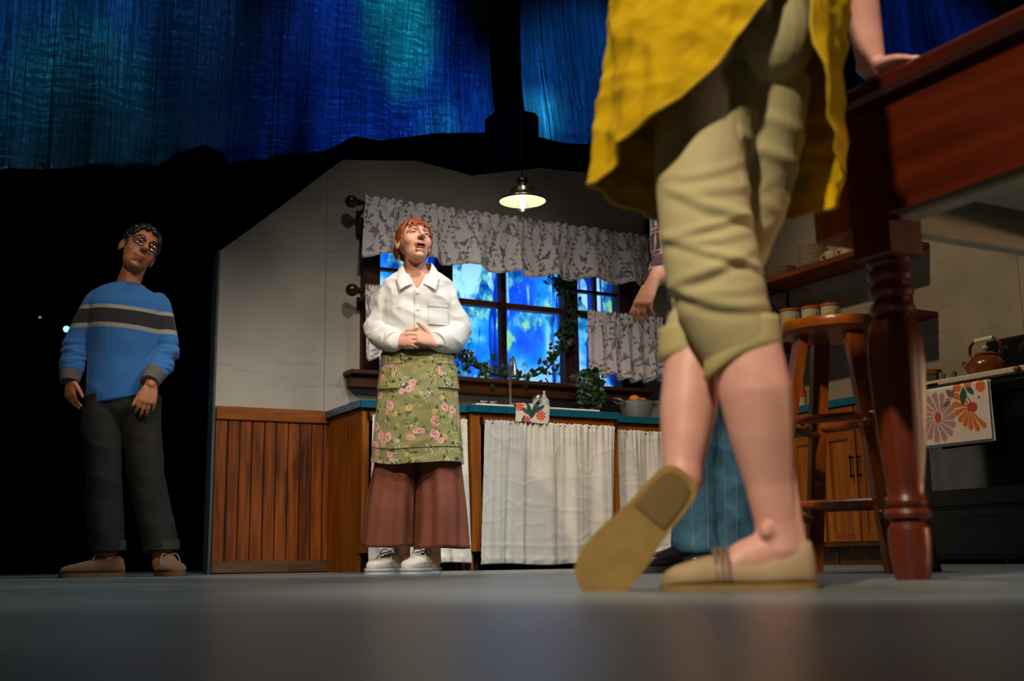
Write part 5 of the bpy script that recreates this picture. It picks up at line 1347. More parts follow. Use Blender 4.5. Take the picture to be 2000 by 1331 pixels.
    for s, rows in ((-1, [((-.040, .01, .95), .085, .10), ((-.050, .01, .80), .095, .11), ((-.062, .01, .60), .092, .115), ((-.078, .01, .45), .098, .120), ((-.095, .0, .28), .112, .128), ((-.102, -.005, .118), .116, .130)]),
                    (1, [((.085, .01, .95), .085, .10), ((.095, .01, .80), .095, .11), ((.106, .01, .60), .092, .115), ((.116, .01, .45), .098, .120), ((.122, .0, .28), .109, .128), ((.122, -.005, .108), .114, .130)])):
        R_ = resample(rows, 70); X, a = cloth_tube(R_, 110)
        sgr = np.linspace(0, 1, 70)[:, None]
        f = .010 * np.sin(a * 5 + s)[None, :] * sgr ** 1.2 + .006 * np.sin(a * 9 + 2 * s)[None, :] * sgr + .003 * np.sin(a * 3 + sgr * 9)
        c = np.array([[r_[0] for _ in range(110)] for r_ in R_]); dirv = X - c; X = c + dirv * (1 + f[..., None] / .11)
        X[..., 2] += .004 * np.sin(a * 2 + s)[None, :] * sgr
        leg = grid_obj('trouser_leg', X, M_tr, t, thick=.004, closed=True, world=False)
        q = MB(); row = X[-4]; q.tube([tuple(p + (p - c[-4][0]) * .012) for p in row] + [tuple(row[0] + (row[0] - c[-4][0]) * .012)], .0012, 5); q.build('hem_stitch', mat('hem_brown', srgb(150, 88, 68), .9), leg, world=False)
    # apron
    na, nz = 330, 170; zt, zb = .968, .487
    ph = np.radians(np.linspace(-108, 108, na)); s = np.linspace(0, 1, nz); PH, S = np.meshgrid(ph, s)
    cx = .022
    rx = np.interp(S, [0, .3, .7, 1], [.164, .184, .196, .205]); ry = np.interp(S, [0, .3, .7, 1], [.128, .145, .155, .165])
    fold = .006 * np.sin(PH * 6 + 1 + S * 1.5) * S + .004 * np.sin(PH * 11 + S * 3) * S
    Z = zt + (zb - zt) * S + .006 * np.sin(PH * 3) * S - .012 * np.cos(PH) * S
    sn, cn = np.sin(PH), np.cos(PH)
    X = np.stack([cx + (rx + fold) * np.sign(sn) * np.abs(sn) ** .82, -(ry + fold) * np.sign(cn) * np.abs(cn) ** .72, Z], -1)
    cr = vnoise(X.reshape(-1, 3), (9, 9, 12), 3.1, 2).reshape(nz, na); X[..., 1] -= .0035 * cr * (S > .06)
    U = PH * .185; V = S * (zt - zb)
    p = Print(U, V, srgb(146, 146, 96)); rng = np.random.default_rng(31)
    Gd = srgb(58, 74, 44); Gm = srgb(96, 108, 60); Y = srgb(206, 176, 84); Wh = srgb(226, 220, 200)
    P1 = (srgb(206, 120, 126), srgb(236, 178, 172), srgb(244, 214, 204), srgb(176, 70, 84)); P2 = (srgb(190, 150, 76), srgb(222, 190, 110), srgb(232, 208, 140), srgb(150, 100, 50))
    spots = []
    for gx in np.arange(-.36, .37, .058):
        for gy in np.arange(.015, .49, .058): spots.append((gx + rng.uniform(-.02, .02), gy + rng.uniform(-.02, .02), rng.uniform()))
    for x, y, k in spots:
        for _ in range(rng.integers(2, 5)): p.leaf(x + rng.uniform(-.01, .01), y + rng.uniform(-.01, .01), rng.uniform(.018, .034), rng.uniform(.004, .008), rng.uniform(0, 6.28), Gd if rng.uniform() < .6 else Gm)
        if k < .34:
            p.rose(x, y, rng.uniform(.016, .026), rng.uniform(0, 6), P1)
            if rng.uniform() < .5: p.rose(x + rng.uniform(-.03, .03), y + .028, rng.uniform(.012, .017), rng.uniform(0, 6), P1)
        elif k < .52: p.rose(x, y, rng.uniform(.010, .017), rng.uniform(0, 6), P2)
        elif k < .80:
            for _ in range(12): p.disc(x + rng.normal(0, .011), y + rng.normal(0, .011), .0036, .0036, 0, Wh if k < .68 else Y)
        else:
            for _ in range(6): p.leaf(x + rng.normal(0, .012), y + rng.normal(0, .012), .020, .004, rng.uniform(0, 6.28), srgb(188, 176, 110))
    ap = grid_obj('apron', X, M_print, t, thick=.003, rgb=p.c, world=False)
    M_band = mat('apron_seam', srgb(96, 100, 62), .9)
    def apoint(pd, sv, off=.003):
        i = int(round((math.radians(pd) - ph[0]) / (ph[-1] - ph[0]) * (na - 1))); j = int(round(sv * (nz - 1))); i = max(0, min(na - 1, i)); j = max(0, min(nz - 1, j))
        q_ = X[j, i]; return tuple(q_ + np.array([math.sin(math.radians(pd)), -math.cos(math.radians(pd)), 0]) * off)
    q = MB(); q.tube([apoint(a_, .865) for a_ in range(-104, 105, 4)], .0016, 5); q.build('hem_seam', M_band, ap, world=False)
    for a0, a1 in ((-72, -22), (24, 76)):
        ii = [int((math.radians(a_) - ph[0]) / (ph[-1] - ph[0]) * (na - 1)) for a_ in (a0, a1)]
        j0, j1 = int(.085 * nz), int(.335 * nz)
        sub = X[j0:j1, ii[0]:ii[1]].copy(); dn = np.stack([np.sin(PH), -np.cos(PH), 0 * PH], -1)[j0:j1, ii[0]:ii[1]]; sub += dn * .005
        # the pocket is cut from the same cloth, its print shifted
        grid_obj('pocket', sub, M_print, ap, thick=.003, rgb=np.roll(p.c, (40, 90), (0, 1))[j0:j1, ii[0]:ii[1]], world=False)
        q = MB(); q.tube([apoint(a_, .338, .006) for a_ in np.linspace(a0, a1, 14)], .0014, 5); q.build('pocket_seam', M_band, ap, world=False)
        q = MB(); q.tube([apoint(a_, .088, .0075) for a_ in np.linspace(a0, a1, 14)], (.0025), 6); q.build('pocket_binding', mat('pale_binding', srgb(200, 196, 170), .8), ap, world=False)
    a = np.radians(np.linspace(-180, 180, 90)); Xb = np.array([[(cx + .167 * math.sin(q_), -.133 * math.cos(q_), z) for q_ in a] for z in (.985, .976, .966, .955)]); grid_obj('waistband', Xb, mat('apron_band', srgb(96, 100, 64), .85), ap, thick=.004, world=False)
    # white canvas shoes
    M_cv = mat('white_canvas', srgb(228, 226, 222), .75, var=.04, bump=.0004, bscale=400); M_rb = mat('white_rubber', srgb(214, 220, 228), .4, var=.03)
    for x, y, an in ((-.030, .055, -42), (.105, .045, -36)):
        FM = footM(x, y, an); q = MB(); shoe_mesh(q, .238, SHOE_PROF, FM, .022, .95, .92); sh = q.build('shoe', M_cv, t, world=False, angle=60)
        q = MB(); sole_mesh(q, .238, SHOE_PROF, FM, .0, .026); q.build('sole', M_rb, sh, world=False, angle=50)
        q = MB(); sole_mesh(q, .238, SHOE_PROF, FM, .011, .015, 1.075, .0075); q.build('sole_stripe', mat('blue_grey_rubber', srgb(120, 140, 168), .5), sh, world=False, angle=50)
        q = MB()
        for k in range(4):
            yy = -(.105 + .022 * k); hh = .022 + .92 * interp(-yy / .238, [p_[0] for p_ in SHOE_PROF], [p_[2] for p_ in SHOE_PROF])
            pts = [FM @ V3(-.022, yy, hh - .010), FM @ V3(-.008, yy - .003, hh + .001), FM @ V3(.008, yy - .006, hh + .001), FM @ V3(.022, yy - .008, hh - .010)]
            q.tube(pts, .0026, 6)
        for s_ in (-1, 1):
            q.tube(catmull([FM @ V3(0, -.10, .098), FM @ V3(s_ * .028, -.115, .108), FM @ V3(s_ * .045, -.12, .088), FM @ V3(s_ * .030, -.112, .092), FM @ V3(0, -.10, .097)], 5), .0024, 6)
            q.tube(catmull([FM @ V3(0, -.10, .097), FM @ V3(s_ * .035, -.135, .082), FM @ V3(s_ * .052, -.155, .050)], 5), .0024, 6)
        q.build('lace', M_cv, sh, world=False)
    return t

def sweater_rgb(co, lo, hi, base):
    c = np.ones((len(co), 3)) * np.array(base[:3]); return c
# ================================================================== the man in the blue sweater
def man_blue():
    t = thing('person', 'person in a blue striped sweater and dark trousers standing in the dark', 'person', (1.004, 5.784, 0), -.17183)
    SK = skin_mat('skin_brown', srgb(176, 116, 82), srgb(156, 98, 66))
    HM = headM((.048, -.01, 1.578), yaw=15, pitch=11, roll=25, s=1.09)
    b = MB(); head_shapes(b, HM, True)
    b.tube([(.040, .012, 1.53), (.015, .014, 1.45), (0, .02, 1.38), (0, .02, 1.33)], [.056, .055, .062, .09], 20, round_caps=True)
    b.tube([(0, .015, 1.36), (0, .01, 1.30), (0, .01, 1.15), (0, .01, 1.0), (0, .01, .90)], [(.12, .065), (.155, .09), (.14, .09), (.13, .09), (.14, .10)], 24, ref=(1, 0, 0), round_caps=True)
    sL, eL, wL = V3(-.150, .01, 1.325), V3(-.218, .02, 1.09), V3(-.232, -.03, .930)
    sR, eR, wR = V3(.165, .01, 1.335), V3(.208, -.02, 1.085), V3(.130, -.165, .895)
    for a_, c_, d_ in ((sL, eL, wL), (sR, eR, wR)):
        a_ = V3(a_.x * .72, a_.y, a_.z - .02)
        b.tube([a_, a_.lerp(c_, .5), c_], [.045, .042, .040], 14, round_caps=True); b.tube([c_, c_.lerp(d_, .4), d_], [.042, .040, .029], 14, round_caps=True)
    hand(b, wL, (.02, -.10, -1), (-.75, -.62, 0), side=1, curl=(.35, .4, .5, .6), scale=1.0, thumb=(.65, .75, -.1))
    hand(b, wR, (-.16, -.10, -1), (.10, -1, 0), side=-1, curl=(.40, .36, .38, .42), scale=1.04, thumb=(.45, .85, -.15))
    for hx, kx, ax_, ay in ((-.075, -.062, -.030, .03), (.080, .125, .215, .0)):
        b.tube([(hx, .01, .92), (kx, -.01, .47), (ax_, ay, .12), (ax_, ay, .06)], [.085, .06, .042, .045], 16, round_caps=True)
    me = remesh(b, .0040, 4); co = get_co(me); set_co(me, head_carve(co, HM)); finish(t, 'body', me, SK)
    blk = mat('hair_black', srgb(22, 17, 15), .5, color2=srgb(10, 8, 7), scale=60)
    head_features(t, HM, SK, mat('iris_brown', srgb(52, 34, 24), .2), blk, mat('lips_brown', srgb(164, 92, 78), .45), 0.0, True, -.001, .95)
    rng = np.random.default_rng(5); h = MB(); hair_strands(h, HM, 70, 42, 88, 112, .010, .005, rng, 1.02, wild=1.0)
    for k in range(90):
        a = rng.uniform(0, 2 * PI); th = math.radians(rng.uniform(0, 58)); p = V3(.082 * math.sin(th) * math.cos(a), .020 + .100 * math.sin(th) * math.sin(a), .040 + .090 * math.cos(th))
        h.ell(HM @ p, rng.uniform(.010, .017), 8, 6)
    for s in (-1, 1): h.tube([HM @ V3(s * .072, -.012, .035), HM @ V3(s * .072, -.014, .005), HM @ V3(s * .069, -.016, -.018)], [.008, .006, .003], 7)
    finish(t, 'hair', remesh(h, .0035, 1), blk)
    # glasses
    M_gl = mat('glasses_black', (.008, .007, .007, 1), .25)
    q = MB()
    for s in (-1, 1):
        ring = []
        for a in np.linspace(0, 2 * PI, 25):
            ca, sa = math.cos(a), math.sin(a); ring.append(HM @ V3(s * .033 + .0265 * math.copysign(abs(ca) ** .7, ca), -.0965 + abs(s * .033 + .0265 * ca) * .20, .006 + .0195 * math.copysign(abs(sa) ** .75, sa)))
        q.tube(ring, [.0030 + .0012 * max(0, math.sin(a)) for a in np.linspace(0, 2 * PI, 25)], 7)
        q.tube([HM @ V3(s * .058, -.083, .013), HM @ V3(s * .074, -.06, .012), HM @ V3(s * .080, .012, .012)], .0024, 6)
    q.tube([HM @ V3(-.009, -.096, .010), HM @ V3(0, -.099, .012), HM @ V3(.009, -.096, .010)], .0024, 6)
    gl = q.build('glasses', M_gl, t, world=False)
    for s in (-1, 1):
        q = MB(); q.ell((0, 0, 0), (.0245, .0012, .0175), 20, 8); q.v = [tuple(HM @ (Vector(p) + V3(s * .033, -.0905, .006))) for p in q.v]; q.build('lens', glass('spectacle_glass', (.97, .98, 1, 1), .08), gl, world=False)
    # sweater
    g = MB()
    g.tube([(.003, .022, 1.405), (.003, .02, 1.385), (0, .016, 1.355), (0, .008, 1.30), (0, .0, 1.19), (0, .0, 1.05), (0, .0, .92), (0, .0, .835)], [(.075, .062), (.115, .075), (.165, .092), (.188, .112), (.174, .122), (.158, .120), (.158, .122), (.166, .124)], 30, ref=(1, 0, 0))
    cL, cR = V3(-.232, -.018, .965), V3(.140, -.132, .945)
    for a_, c_, d_ in ((V3(-.138, .012, 1.318), eL, cL), (V3(.146, .012, 1.324), eR, cR)):
        g.tube([a_, a_.lerp(c_, .45), c_, c_.lerp(d_, .5), d_], [.056, .062, .058, .055, .047], 18, round_caps=True)
    sm = remesh(g, .005, 4)
    arms = lambda co: np.clip((np.abs(co[:, 0]) - .15) / .04, .0, 1) * np.clip((1.14 - co[:, 2]) / .06, 0, 1)
    wrinkle(sm, .006, (3, 3, 4), 4.3); wrinkle(sm, .011, (2, 2, 16), 5.1, True, arms)
    co = get_co(sm)
    # slanting lower edge: pull the hem down at the left, up at the right
    k = np.clip((1.0 - co[:, 2]) / .16, 0, 1) * (np.abs(co[:, 0]) < .19) * (np.abs(co[:, 0] - .0) < .185); co[:, 2] += np.where(co[:, 1] < .2, k * (co[:, 0] * .20 - .002), 0) * (co[:, 2] < 1.0) * (1 - np.clip((np.abs(co[:, 0]) - .17) / .02, 0, 1)); set_co(sm, co)
    z = co[:, 2] + .010 * np.sin(co[:, 0] * 9); set_print(sm, np.repeat(((z - .8) / .7)[:, None], 3, 1))
    M_sw = mat('knit_sweater', (1, 1, 1, 1), .9, var=.12, scale=160, vcol=True, bump=.0003, bscale=320, sheen=.1)
    nt = M_sw.node_tree; at = [n for n in nt.nodes if n.type == 'ATTRIBUTE'][0]; mx = [n for n in nt.nodes if n.type == 'MIX'][0]
    sx_ = nt.nodes.new('ShaderNodeSeparateColor'); nt.links.new(at.outputs['Color'], sx_.inputs[0])
    rp = nt.nodes.new('ShaderNodeValToRGB'); rp.color_ramp.interpolation = 'CONSTANT'; e = rp.color_ramp.elements
    BL, GY, BK = srgb(34, 96, 160), srgb(136, 134, 128), srgb(22, 24, 28)
    e[0].position = 0; e[0].color = BL; e[1].position = (1.166 - .8) / .7; e[1].color = GY
    for zz, c_ in ((1.186, BK), (1.257, GY), (1.276, BL)):
        q = e.new((zz - .8) / .7); q.color = c_
    nt.links.new(sx_.outputs[0], rp.inputs[0]); nt.links.new(rp.outputs[0], mx.inputs[6])
    sw = finish(t, 'sweater', sm, M_sw)
    q = MB(); q.tube([(.003 + .076 * math.sin(a), .010 - .080 * math.cos(a), 1.396 - .028 * math.cos(a)) for a in np.linspace(0, 2 * PI, 33)], .0105, 8); q.build('neck_band', mat('sweater_blue', srgb(36, 92, 154), .9), sw, world=False)
    for c_, d_, w_ in ((eL, cL, wL), (eR, cR, wR)):
        d = (w_ - c_).normalized(); q = MB(); q.tube([d_ - d * .018, d_ + d * .012, d_ + d * .058, d_ + d * .060], [.050, .0520, .046, .038], 20); q.build('cuff', mat('grey_cuff', srgb(84, 80, 80), .9), sw, world=False)
    # trousers
    M_tr = mat('dark_trousers', srgb(17, 16, 14), .85, color2=srgb(11, 10, 9), scale=8, bump=.0005, bscale=260)
    g = MB()
    g.tube([(0, .0, .93), (0, .0, .86), (0, .005, .79)], [(.150, .108), (.164, .116), (.160, .115)], 28, ref=(1, 0, 0), round_caps=True)
    an = []
    for hx, kx, ax_, ay in ((-.080, -.068, -.030, .025), (.085, .130, .212, -.005)):
        g.tube([(hx, .0, .85), (hx * .9 + kx * .1, -.01, .72), (kx, -.015, .47), (kx * .5 + ax_ * .5, .0, .30), (ax_, ay, .128)], [.096, .092, .080, .078, .076], 22, round_caps=False); an.append((ax_, ay))
    tm = remesh(g, .006, 4); wrinkle(tm, .007, (2.2, 2.2, 2.6), 6.2); wrinkle(tm, .003, (5, 5, 5), 6.9)
    tr = finish(t, 'trousers', tm, M_tr)
    for ax_, ay in an:
        q = MB(); q.tube([(ax_, ay, .168), (ax_, ay, .172), (ax_, ay, .126), (ax_, ay, .122)], [.076, .083, .084, .078], 28); q.build('cuff', mat('trouser_cuff', srgb(46, 45, 40), .85), tr, world=False)
    # desert boots
    M_su = mat('tan_suede', srgb(112, 76, 42), .9, color2=srgb(88, 58, 32), scale=16, sheen=.3); M_so = mat('crepe_sole', srgb(94, 68, 42), .8)
    for x, y, an_ in ((.050, .035, -82), (.215, .060, 14)):
        FM = footM(x, y, an_); pr = [(s, w, h * (1.25 if s < .45 else 1.0), 0) for s, w, h, _ in SHOE_PROF]
        q = MB(); shoe_mesh(q, .285, pr, FM, .018, 1.1, 1.0); sh = q.build('shoe', M_su, t, world=False, angle=60)
        q = MB(); sole_mesh(q, .285, SHOE_PROF, FM, .0, .022, 1.16); q.build('sole', M_so, sh, world=False, angle=50)
        q = MB()
        for k in range(2):
            yy = -(.125 + .026 * k); hh = .018 + interp(-yy / .285, [p_[0] for p_ in pr], [p_[2] for p_ in pr]); q.tube([FM @ V3(-.026, yy, hh - .014), FM @ V3(0, yy - .004, hh + .002), FM @ V3(.026, yy - .006, hh - .014)], .0028, 6)
        for s_ in (-1, 1): q.tube(catmull([FM @ V3(0, -.12, .098), FM @ V3(s_ * .03, -.135, .105), FM @ V3(s_ * .045, -.150, .075), FM @ V3(s_ * .042, -.165, .045)], 5), .0026, 6)
        q.build('lace', mat('tan_lace', srgb(170, 128, 84), .8), sh, world=False)

# ================================================================== the man in plaid, mostly hidden
def man_plaid():
    t = thing('person', 'person in a plaid shirt and jeans mostly hidden behind the near figure', 'person', (2.60, 3.49, 0), -.64028)
    SK = skin_mat('skin_ruddy', srgb(214, 150, 118), srgb(196, 128, 96))
    cx = .135
    HM = headM((cx + .01, -.01, 1.665), yaw=-18, pitch=0, roll=0, s=1.04)
    b = MB(); head_shapes(b, HM, True)
    b.tube([(cx + .01, .012, 1.63), (cx, .014, 1.55), (cx, .02, 1.48), (cx, .02, 1.43)], [.058, .058, .065, .10], 20, round_caps=True)
    b.tube([(cx, .015, 1.46), (cx, .01, 1.40), (cx, .01, 1.2), (cx, .01, .95)], [(.12, .07), (.16, .095), (.15, .10), (.15, .11)], 24, ref=(1, 0, 0), round_caps=True)
    sL, eL, wL = V3(cx - .155, .01, 1.43), V3(cx - .150, .0, 1.150), V3(-.075, -.19, 1.035)
    sR, eR, wR = V3(cx + .150, .01, 1.43), V3(cx + .145, .06, 1.16), V3(cx + .13, -.02, .93)
    for a_, c_, d_ in ((sL, eL, wL), (sR, eR, wR)):
        a_ = V3(cx + (a_.x - cx) * .72, a_.y, a_.z - .02)
        b.tube([a_, a_.lerp(c_, .5), c_], [.045, .043, .042], 14, round_caps=True); b.tube([c_, c_.lerp(d_, .4), d_.lerp(c_, .08)], [.045, .042, .027], 14, round_caps=True)
    hand(b, wL, (-.42, -.28, -.86), (-.42, -.72, .50), side=-1, curl=(.45, .5, .55, .6), scale=1.08, thumb=(.5, .85, -.35))
    hand(b, wR, (0, -.10, -1), (.75, -.62, 0), side=1, curl=(.4, .45, .5, .6), scale=1.05)
    for hx, ax_, ay in ((cx - .08, .040, -.02), (cx + .085, .170, .04)):
        b.tube([(hx, .01, .95), (hx, .0, .50), (ax_, ay, .12), (ax_, ay, .06)], [.09, .062, .044, .046], 16, round_caps=True)
    me = remesh(b, .0042, 4); co = get_co(me); set_co(me, head_carve(co, HM)); finish(t, 'body', me, SK)
    br = mat('hair_dark_brown', srgb(62, 42, 28), .5, scale=60)
    head_features(t, HM, SK, mat('iris_grey', srgb(70, 76, 80), .2), br, mat('lips_ruddy', srgb(184, 106, 92), .45), 0.0, True, 0, .5)
    rng = np.random.default_rng(6); h = MB(); hair_strands(h, HM, 60, 44, 86, 110, .010, .005, rng, 1.02, wild=.6); finish(t, 'hair', remesh(h, .004, 1), br)
    g = MB()
    g.tube([(cx, .022, 1.50), (cx, .018, 1.47), (cx, .01, 1.42), (cx, .0, 1.30), (cx, .0, 1.10), (cx, .0, .90)], [(.075, .062), (.115, .076), (.16, .095), (.165, .118), (.158, .122), (.155, .122)], 28, ref=(1, 0, 0))
    cL = eL.lerp(wL, .38)
    g.tube([V3(cx - .13, .01, 1.425), sL.lerp(eL, .5), eL, cL], [.070, .064, .060, .054], 18, round_caps=True)
    g.tube([V3(cx + .125, .01, 1.425), sR.lerp(eR, .5), eR, eR.lerp(wR, .5)], [.070, .064, .060, .054], 18, round_caps=True)
    sm = remesh(g, .005, 4); wrinkle(sm, .006, (4, 4, 6), 8.3); co = get_co(sm)
    rgb = np.ones((len(co), 3)) * np.array(srgb(120, 40, 44)[:3]); u = co[:, 0] + .6 * co[:, 1]; z = co[:, 2]
    def band(v, per, off, w): return np.abs(((v + off) % per) - per / 2) < w
    D = np.array(srgb(28, 28, 40)[:3]); Wt = np.array(srgb(206, 196, 190)[:3])
    for v in (u, z):
        m = band(v, .085, .0, .014); rgb[m] = rgb[m] * .4 + D * .6
    for v, o in ((u, .03), (z, .035)):
        m = band(v, .085, o, .0028); rgb[m] = Wt
        m = band(v, .085, o + .014, .0018); rgb[m] = Wt * .8
    set_print(sm, rgb); sh = finish(t, 'plaid_shirt', sm, mat('plaid_flannel', (1, 1, 1, 1), .9, var=.1, scale=60, vcol=True, sheen=.2))
    d = (wL - eL).normalized(); q = MB(); q.tube([cL - d * .045, cL - d * .03, cL + d * .006, cL + d * .008], [.058, .060, .056, .048], 22); q.build('rolled_cuff', mat('plaid_cuff', srgb(112, 34, 38), .9, color2=srgb(60, 26, 34), scale=50, stretch=(1, 1, 3)), sh, world=False)
    for s in (-1, 1):
        P0 = [V3(cx + s * .01, .085, 1.53), V3(cx + s * .068, .01, 1.515), V3(cx + s * .02, -.085, 1.44)]; P1 = [V3(cx + s * .01, .10, 1.49), V3(cx + s * .10, .01, 1.475), V3(cx + s * .07, -.10, 1.41)]
        grid_obj('collar', np.array([[tuple(p) for p in catmull(P0, 6)], [tuple(p) for p in catmull(P1, 6)]]), MATS['plaid_cuff'], sh, thick=.004, world=False)
    M_j = mat('blue_denim', srgb(78, 124, 148), .9, color2=srgb(52, 90, 114), scale=22, bump=.0006, bscale=500)
    g = MB(); g.tube([(cx, .0, .99), (cx, .0, .90), (cx, .005, .82)], [(.148, .108), (.160, .116), (.158, .115)], 28, ref=(1, 0, 0), round_caps=True)
    ank = []
    for hx, kx, ax_, ay in ((cx - .078, cx - .070, .045, -.02), (cx + .080, cx + .080, .170, .035)):
        g.tube([(hx, .0, .88), (hx, -.01, .72), (kx, -.015, .50), ((kx + ax_) / 2, 0, .28), (ax_, ay, .075)], [.096, .092, .082, .080, .082], 22); ank.append((ax_, ay))
    tm = remesh(g, .0055, 4); low = lambda co: .5 + np.clip((.35 - co[:, 2]) / .25, 0, 1)
    wrinkle(tm, .011, (2.4, 2.4, 4.5), 9.2, True, low); wrinkle(tm, .005, (5, 5, 7), 9.7, True, low); je = finish(t, 'jeans', tm, M_j)
    bv = BVHTree.FromPolygons([v.co for v in tm.vertices], [p.vertices[:] for p in tm.polygons])
    for xa, xb in ((.050, .030), (.105, .085), (.215, .185), (.165, .150)):
        pts = []
        for z in np.linspace(.90, .082, 60):
            x = xa + (xb - xa) * (.9 - z) / .82; hit = bv.ray_cast(V3(x, -1, z), V3(0, 1, 0))
            if hit[0]: pts.append((x, hit[0].y - .0008, z))
        q = MB(); q.tube(pts, .0014, 5); q.build('seam', mat('denim_stitch', srgb(134, 156, 164), .9), je, world=False)
    for ax_, ay in ank:
        q = MB(); q.tube([(ax_, ay, .098), (ax_, ay, .094), (ax_, ay, .076), (ax_, ay, .072)], [.082, .0865, .0875, .080], 26); q.build('hem', mat('denim_hem', srgb(78, 122, 146), .9), je, world=False)
    M_bt = mat('black_boot_leather', srgb(36, 30, 28), .28, color2=srgb(22, 18, 17), scale=12)
    for x, y, an_ in ((.075, .03, -52), (.190, .085, -40)):
        FM = footM(x, y, an_); q = MB(); shoe_mesh(q, .29, [(s, w, h * (1.3 if s < .45 else 1.05), 0) for s, w, h, _ in SHOE_PROF], FM, .020, 1.1, 1.0); bo = q.build('boot', M_bt, t, world=False, angle=60)
        q = MB(); sole_mesh(q, .29, SHOE_PROF, FM, .0, .024, 1.16); q.build('sole', mat('boot_sole', (.012, .011, .010, 1), .6), bo, world=False, angle=50)

# ================================================================== the near figure, seen from behind
def near_figure():
    t = thing('person', 'person in a yellow pinafore and khaki cropped trousers seen from behind, legs crossed', 'person', (1.22, 1.56, 0), -.66370)
    SK = skin_mat('skin_pink', srgb(226, 168, 152), srgb(212, 148, 132))
    HM = headM((.10, .17, 1.66), yaw=200, pitch=-8, s=1.0)
    b = MB(); head_shapes(b, HM)
    b.tube([(.10, .15, 1.62), (.09, .12, 1.54), (.085, .10, 1.46), (.085, .09, 1.42)], [.05, .05, .056, .08], 20, round_caps=True)
    b.tube([(.085, .09, 1.45), (.085, .08, 1.38), (.08, .06, 1.22), (.075, .04, 1.05), (.075, .03, .95)], [(.10, .06), (.145, .085), (.125, .085), (.12, .09), (.14, .10)], 24, ref=(1, 0, 0), round_caps=True)
    wR = V3(.392, .520, 1.102); eR = V3(.360, .470, 1.345)
    b.tube([(.175, .14, 1.415), (.27, .30, 1.385), eR], [.046, .043, .040], 16, round_caps=True); b.tube([eR, eR.lerp(wR, .35), wR], [.040, .041, .030], 16, round_caps=True)
    hand(b, wR, (.80, -.60, -.12), (.05, -.05, 1), side=1, curl=(.12, .12, .14, .16), scale=.92, thumb=(.55, .8, -.1))
    b.tube([(-.02, .09, 1.41), (-.12, .16, 1.25), (-.10, .30, 1.12)], [.046, .042, .037], 14, round_caps=True); b.tube([(-.10, .30, 1.12), (-.02, .36, 1.14), (.06, .38, 1.18)], [.037, .034, .026], 14, round_caps=True)
    hand(b, (.06, .38, 1.18), (.8, .1, .3), (0, 1, 0), side=1, curl=(.5, .55, .6, .65), scale=.9)
    # planted leg and foot
    b.tube([(.05, .03, .95), (.03, .0, .70), (.045, -.004, .47), (.072, -.014, .39), (.082, -.018, .32), (.088, -.010, .25), (.097, .0, .17), (.104, .004, .105), (.108, .004, .06)], [.06, .052, .050, .058, .0605, .053, .040, .0345, .039], 22, round_caps=True)
    b.tube([(.135, .006, .048), (.09, .004, .056), (.045, -.004, .046), (.005, -.010, .030), (-.045, -.014, .022)], [(.030, .030), (.033, .042), (.034, .030), (.034, .016), (.026, .010)], 18, ref=(0, 1, 0), round_caps=True)
    b.ell((.088, -.028, .092), (.013, .012, .014)); b.tube([(.128, .004, .20), (.136, .004, .12), (.138, .004, .06)], [.012, .011, .016], 10, round_caps=True)
    # crossing leg, heel lifted
    b.tube([(.13, .06, .95), (.095, .10, .68), (.0, .085, .46), (-.022, .062, .37), (-.030, .050, .31), (-.038, .032, .25), (-.043, .020, .205), (-.045, .010, .175)], [.05, .042, .044, .050, .050, .042, .034, .034], 22, round_caps=True)
    d = V3(-.150, -.022, -.168).normalized(); u = V3(0, 1, 0); u = (u - d * u.dot(d)).normalized(); xx = (-d).cross(u)
    FM = Matrix(((xx.x, -d.x, u.x, -.040), (xx.y, -d.y, u.y, -.032), (xx.z, -d.z, u.z, .186), (0, 0, 0, 1)))
    b.tube([FM @ V3(0, -.02, .048), FM @ V3(0, -.07, .060), FM @ V3(0, -.13, .045), FM @ V3(0, -.20, .030)], [(.028, .026), (.032, .036), (.037, .026), (.034, .015)], 18, ref=tuple(xx), round_caps=True)
    finish(t, 'body', remesh(b, .0038, 5), SK)
    rng = np.random.default_rng(8); h = MB(); hair_strands(h, HM, 70, 50, 118, 140, .010, .004, rng, 1.02); finish(t, 'hair', remesh(h, .004, 1), mat('hair_chestnut', srgb(96, 58, 34), .45, scale=60))
    # trousers
    M_k = mat('khaki_twill', srgb(190, 174, 126), .85, color2=srgb(176, 160, 112), scale=9, bump=.0005, bscale=420)
    g = MB()
    g.tube([(.078, .035, 1.12), (.078, .03, 1.02), (.08, .03, .93)], [(.115, .088), (.140, .105), (.135, .105)], 26, ref=(1, 0, 0), round_caps=True)
    g.ell((.135, -.020, .955), (.078, .080, .100), 20, 14); g.ell((.030, -.020, .945), (.078, .082, .100), 20, 14)
    PL = [((.045, .012, .88), .088), ((.022, -.002, .80), .086), ((.010, -.012, .71), .081), ((.014, -.018, .62), .079), ((.022, -.022, .53), .080), ((.034, -.020, .47), .076), ((.050, -.014, .43), .070), ((.064, -.010, .395), .064)]
    CL = [((.130, .030, .90), .080), ((.120, .055, .80), .074), ((.100, .085, .70), .068), ((.060, .105, .60), .064), ((.015, .102, .51), .060), ((-.010, .088, .455), .056), ((-.026, .078, .415), .052)]
    for L in (PL, CL): g.tube([p for p, r in L], [r for p, r in L], 26)
    tm = remesh(g, .0045, 5)
    knee = lambda co: .30 + .9 * np.exp(-((co[:, 2] - .53) / .11) ** 2)
    co = get_co(tm); no = get_no(tm)
    x_, z_ = co[:, 0], co[:, 2]
    back = np.clip(.55 - no[:, 1] * .8, .0, 1); dsp = np.zeros(len(co)); rg = np.random.default_rng(77)
    wob = .006 * vnoise(co, (3, 3, 3), 41.0, 2)
